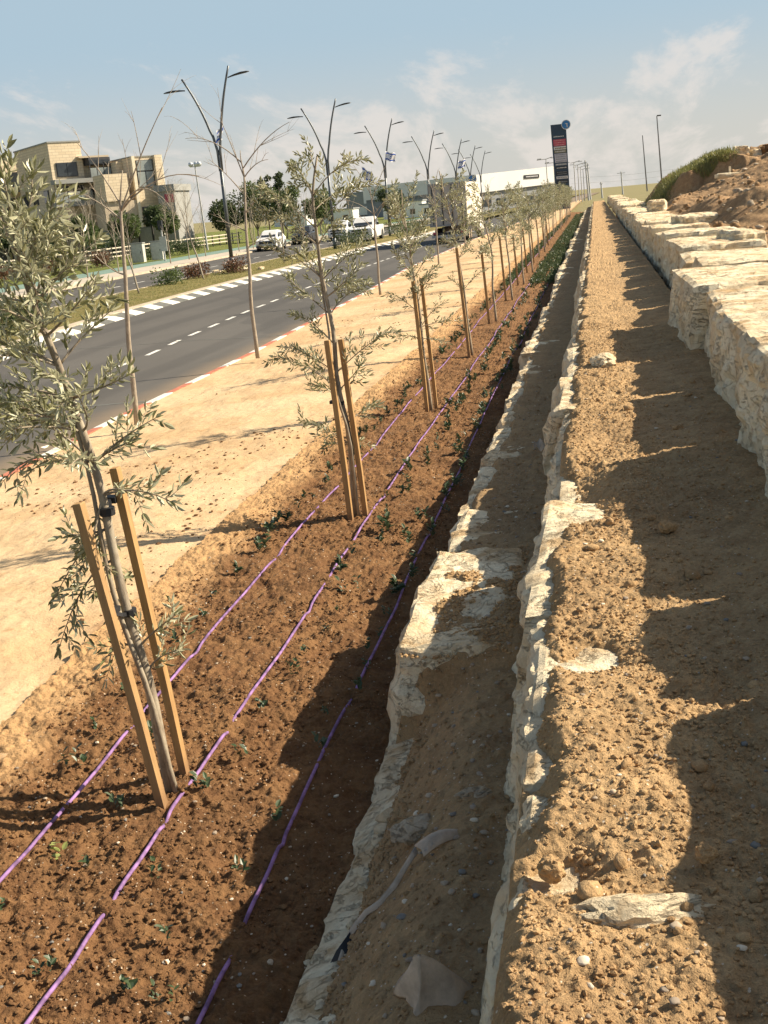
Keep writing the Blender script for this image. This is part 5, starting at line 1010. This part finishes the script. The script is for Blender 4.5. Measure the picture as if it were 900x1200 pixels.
for k in range(3): B('pane', 'glass', 3.95+k*.82, 4.68+k*.82, -1.44, -1.402, 10.18, 10.6, gz)
for k in range(4): B('post', 'frame', 3.9+k*.81, 3.97+k*.81, -1.4, -1.33, 8.74, 10.1, gz)
B('balcony_glass', 'balglass', 3.95, 6.35, -1.38, -1.34, 8.74, 9.75)
for k in range(3): B('balcony_glass', 'balglass', -.5+k*1.45, .85+k*1.45, -1.6, -1.56, 6.3, 7.35)
# face turned away from the sun: windows on the left side of each volume
for k, v in enumerate((2.0, 6.0, 9.5)):
    for z in (6.4, 3.2): f = B('window', 'frame', -.10, -.004, v, v+1.6, z, z+1.4); B('pane', 'glass', -.14, -.102, v+.06, v+1.54, z+.06, z+1.34, f)
f = B('window', 'frame', 7.03, 7.136, -2.6, 0.6, 9.0, 9.8); B('pane', 'balglass', 6.99, 7.028, -2.5, .5, 9.05, 9.75, f)
root = empty('annex_building', (-46.4, 121, -.4), 0, 'dark roofed annex with a rusty wall at the right end of the apartment building', 'building'); mb = MB(); mb.bx(-1.0, 0.9, 0, 5, 0, 6.5); mb.obj('wall', M['slab'], root); mb = MB(); mb.bx(-1.3, 1.1, -.3, 5.2, 6.5, 7.2); mb.obj('roof', M['slab'], root); mb = MB(); mb.bx(-.2, .8, -.06, -.004, 5.3, 6.2); mb.obj('window', M['signred'], root)
root = empty('apartment_building', (-72, 128, -.4), R_(45), 'second apartment building mostly hidden behind the nearest olive crown', 'building')
B('wall', 'brick_warm', 0, 6, 0, 12, 0, 12.2); B('parapet', 'slab', -.08, 6.08, -.08, 12.08, 12.202, 12.35); B('balcony_slab', 'slab', .5, 6.2, -1.5, -.004, 8.3, 8.7); B('balcony_slab', 'slab', .5, 6.2, -1.5, -.004, 5.3, 5.7); win(1, 5, 9, 10.6); win(1, 5, 6.0, 7.6)
# garden wall in front, fence, posts, cabinets
root = empty('garden_wall', (-54, 114, 0), 0, 'low pale grey garden wall in front of the apartment building', 'wall'); mb = MB(); mb.bx(-16, 9.5, 0, .3, 0, 2.4); mb.obj('wall', M['cabinet'], root); mb = MB(); mb.bx(-16, 9.5, -.05, .35, 2.4, 2.5); mb.obj('coping', M['slab'], root)
for seg, (xa, ya, xb, yb) in enumerate(((-43.5, 62, -42.5, 84), (-42.5, 84.3, -42.0, 104), (-42.0, 104.3, -40.5, 128))):
    root = empty('rail_fence', (xa, ya, -.15), 0, ['low pale rail fence along the lawn, section nearest the camera', 'low pale rail fence along the lawn, middle section', 'low pale rail fence along the lawn, farthest section'][seg], 'fence', 'rail fence sections along the lawn'); dx, dy = xb-xa, yb-ya
    for z in (.35, .72, 1.08): mb = MB(); mb.tube([(0, 0, z), (dx, dy, z)], .07, 4, sq=True); mb.obj('rail', M['fence'], root)
    for k in range(12): t = (k+.5)/12; mb = MB(); mb.box((dx*t, dy*t, .6), (.10, .10, 1.25)); mb.obj('post', M['fencepost'], root)
for k in range(9):
    mb = MB(); x = -55+k*1.35; mb.box((0, 0, 1.3), (.16, .16, 2.6)); mb.box((0, 0, 2.64), (.24, .24, .08)); mb.obj('timber_post', M['fencepost'], loc=(x, 110+k*.5, 0), label='dark timber post of the open garden frame beyond the fence', cat='post', group='dark posts beyond the fence')
for k, (x, y) in enumerate(((-34.9, 83.5), (-34.3, 86))):
    root = empty('utility_cabinet', (x, y, -.15), 0, ['pale grey utility cabinet beside the green path, left of the pair', 'pale grey utility cabinet beside the green path, right of the pair'][k], 'cabinet', 'cabinets beside the green path'); mb = MB(); mb.box((0, 0, .75), (.95, .5, 1.4)); mb.obj('housing', M['cabinet'], root); mb = MB(); mb.box((0, 0, 1.49), (1.05, .6, .08)); mb.obj('roof', M['slab'], root); mb = MB(); mb.box((0, -.262, .75), (.8, .02, 1.2)); d_ = mb.obj('door', M['cabinet'], root); mb = MB(); mb.box((.3, -.285, .8), (.04, .03, .16)); mb.obj('handle', M['black2'], d_)
root = empty('sign_post', (-32.6, 83, -.15), 0, 'slim post with a black box and pale notice board beside the green path', 'sign post'); mb = MB(); mb.box((0, 0, 1.5), (.10, .10, 3.0)); mb.obj('post', M['galv'], root); mb = MB(); mb.box((0, -.1, 2.7), (.34, .25, .7)); mb.obj('box', M['black2'], root); mb = MB(); mb.box((.05, -.08, 1.3), (.55, .05, 1.1)); mb.obj('board', M['cabinet'], root)
for k, (dx, dy, s) in enumerate(((0.9, -.6, .35), (1.5, 0.2, .28), (.4, .9, .3), (-.7, -.3, .25), (-1.1, .4, .3))): lone('rock', (-18.9+dx, 57.5+dy, -.12), (s*1.3, s, s*.7), 450+k, k, 'pale rock in the ring around the first lamp foot', 'rock', 'rocks around the first lamp foot', None, .05, .1)
# hoarding / orange earth beyond the truck
root = None
# ------------------------------------------------------------------ litter on the terraces
def sheetlet(name, loc, rows, mat, label, cat, th=0.003):
    """rows: list of rows of points, given real thickness"""
    n = len(rows[0]); mb = MB(); V = [p for r in rows for p in r]; m = len(V); V2 = [(p[0], p[1], p[2]-th) for p in V]; Q = []
    for i in range(len(rows)-1):
        for j in range(n-1): a = i*n+j; Q.append((a, a+1, a+n+1, a+n)); Q.append((m+a+n, m+a+n+1, m+a+1, m+a))
    E = [(0*n+j, 0*n+j+1) for j in range(n-1)]+[((len(rows)-1)*n+j+1, (len(rows)-1)*n+j) for j in range(n-1)]+[((i+1)*n, i*n) for i in range(len(rows)-1)]+[(i*n+n-1, (i+1)*n+n-1) for i in range(len(rows)-1)]
    for a, b in E: Q.append((b, a, m+a, m+b))
    mb.add(V+V2, quads=Q); return mb.obj(name, M[mat], None, True, loc, label, cat)
rows = [[(0.00+0.16*t, 0.02+0.10*t, 0.015+0.03*math.sin(t*3.1)) for t in np.linspace(0, 1, 7)], [(0.03+0.12*t, -0.01+0.10*t, 0.02+0.035*math.sin(t*3.1)) for t in np.linspace(0, 1, 7)], [(0.04+0.13*t, -0.03+0.12*t, 0.005+0.02*math.sin(t*3.1)) for t in np.linspace(0, 1, 7)]]
sheetlet('cloth_strip', (-0.68, 3.28, float(t1_z(np.array([-.6]), np.array([3.33]))[0])+.005), rows, 'fabric', 'pale pointed cloth strip lying on the shaded lower terrace', 'cloth')
path = [(x, y, float(t1_z(np.array([x]), np.array([y]))[0])+.01+.02*math.sin(i*1.1)) for i, (x, y) in enumerate([(-0.94, 3.10), (-0.93, 3.15), (-0.90, 3.17), (-0.85, 3.19), (-0.80, 3.21), (-0.755, 3.25), (-0.71, 3.31), (-0.68, 3.32)])]
sheetlet('cloth_edge', (0, 0, 0.02), [[(x, y, z+.010+.004*math.sin(x*90)) for x, y, z in path], [(x+.004, y-.006, z+.004) for x, y, z in path], [(x+.010, y-.012-.004*math.sin(x*60), z-.006) for x, y, z in path]], 'fabric', 'curling edge of buried geotextile at the front of the lower terrace', 'cloth')
sheetlet('plastic_liner', (0, 0, 0.0), [[(x-.05, y-.03, z-.04) for x, y, z in path[:4]], [(x-.035, y-.06, z-.10) for x, y, z in path[:4]], [(x-.06, y-.07, z-.22) for x, y, z in path[:4]]], 'black', 'torn black plastic liner hanging under the curling cloth edge', 'liner')
rows = []
for i in range(13):          # a stiff tent of cloth: apex up, two flaps folding down either side
    a = i/12; w = 0.010+0.075*a
    rows.append([(w*q*1.05+0.010*math.sin(q*6+a*5)*a+(0.05*a if q > .3 else 0), -0.012-0.05*a*(1-abs(q))+0.06*a*abs(q), 0.165*(1-a**1.15)-0.012*abs(q)*a+0.007*math.sin(q*11+a*9)*a) for q in np.linspace(-1, 1.2, 15)])
sheetlet('cloth_rag', (-0.53, 2.52, float(t1_z(np.array([-.53]), np.array([2.52]))[0])-.005), rows, 'fabric', 'crumpled grey cloth sticking up from the soil at the bottom edge of the photo', 'cloth')
rows = [[(0.0+0.09*t, 0.03*math.sin(t*5)+0.02*s, 0.02+0.02*math.sin(t*8+s)+0.02*s) for t in np.linspace(0, 1, 9)] for s in range(4)]
sheetlet('blue_litter', (-0.45, 9.2, 0.47), rows, 'blue', 'scrap of blue plastic litter in the shade below the jutting block', 'litter')
sheetlet('pale_litter', (-0.56, 9.0, 0.45), [[(p[0], p[1], p[2]) for p in r] for r in rows], 'fabric', 'scrap of pale litter left of the blue plastic scrap', 'litter')
mb = MB(); mb.tube([(-.55, 5.0, .42), (-.45, 5.15, .43), (-.3, 5.2, .44)], .004, 5); mb.obj('dry_root', M['bark'], label='thin dry root lying across the shaded lower terrace', cat='root')
mb = MB(); mb.tube([(-.62, 2.93, .31), (-.58, 2.98, .33), (-.565, 3.04, .34)], .004, 5); mb.obj('dry_straw', M['cabinet'], label='thin pale straw on the dark soil below the cloth strip', cat='straw')
# black sheeting on the crest above the grassy bank
ys_ = [(3.95, 44.6), (4.15, 44.5), (4.5, 44.5), (4.9, 44.4), (5.2, 44.2), (5.6, 44.2)]
rows = [[(x, y+d, float(hill_z(np.array([x]), np.array([y+d]))[0])+0.06+(0.10 if i < 2 else 0.04)*(1-d)) for i, (x, y) in enumerate(ys_)] for d in (0, .25, .5)]
sheetlet('black_sheeting', (0, 0, 0), rows, 'black', 'strip of black sheeting along the top of the grassy bank', 'sheeting', 0.05)
mb = MB(); mb.box((0, 0, .2), (.07, .07, .42)); mb.obj('marker_peg', M['cream'], loc=(4.55, 41.2, float(hill_z(np.array([4.55]), np.array([41.2]))[0])), label='short pale marker peg beside the white slab', cat='peg')
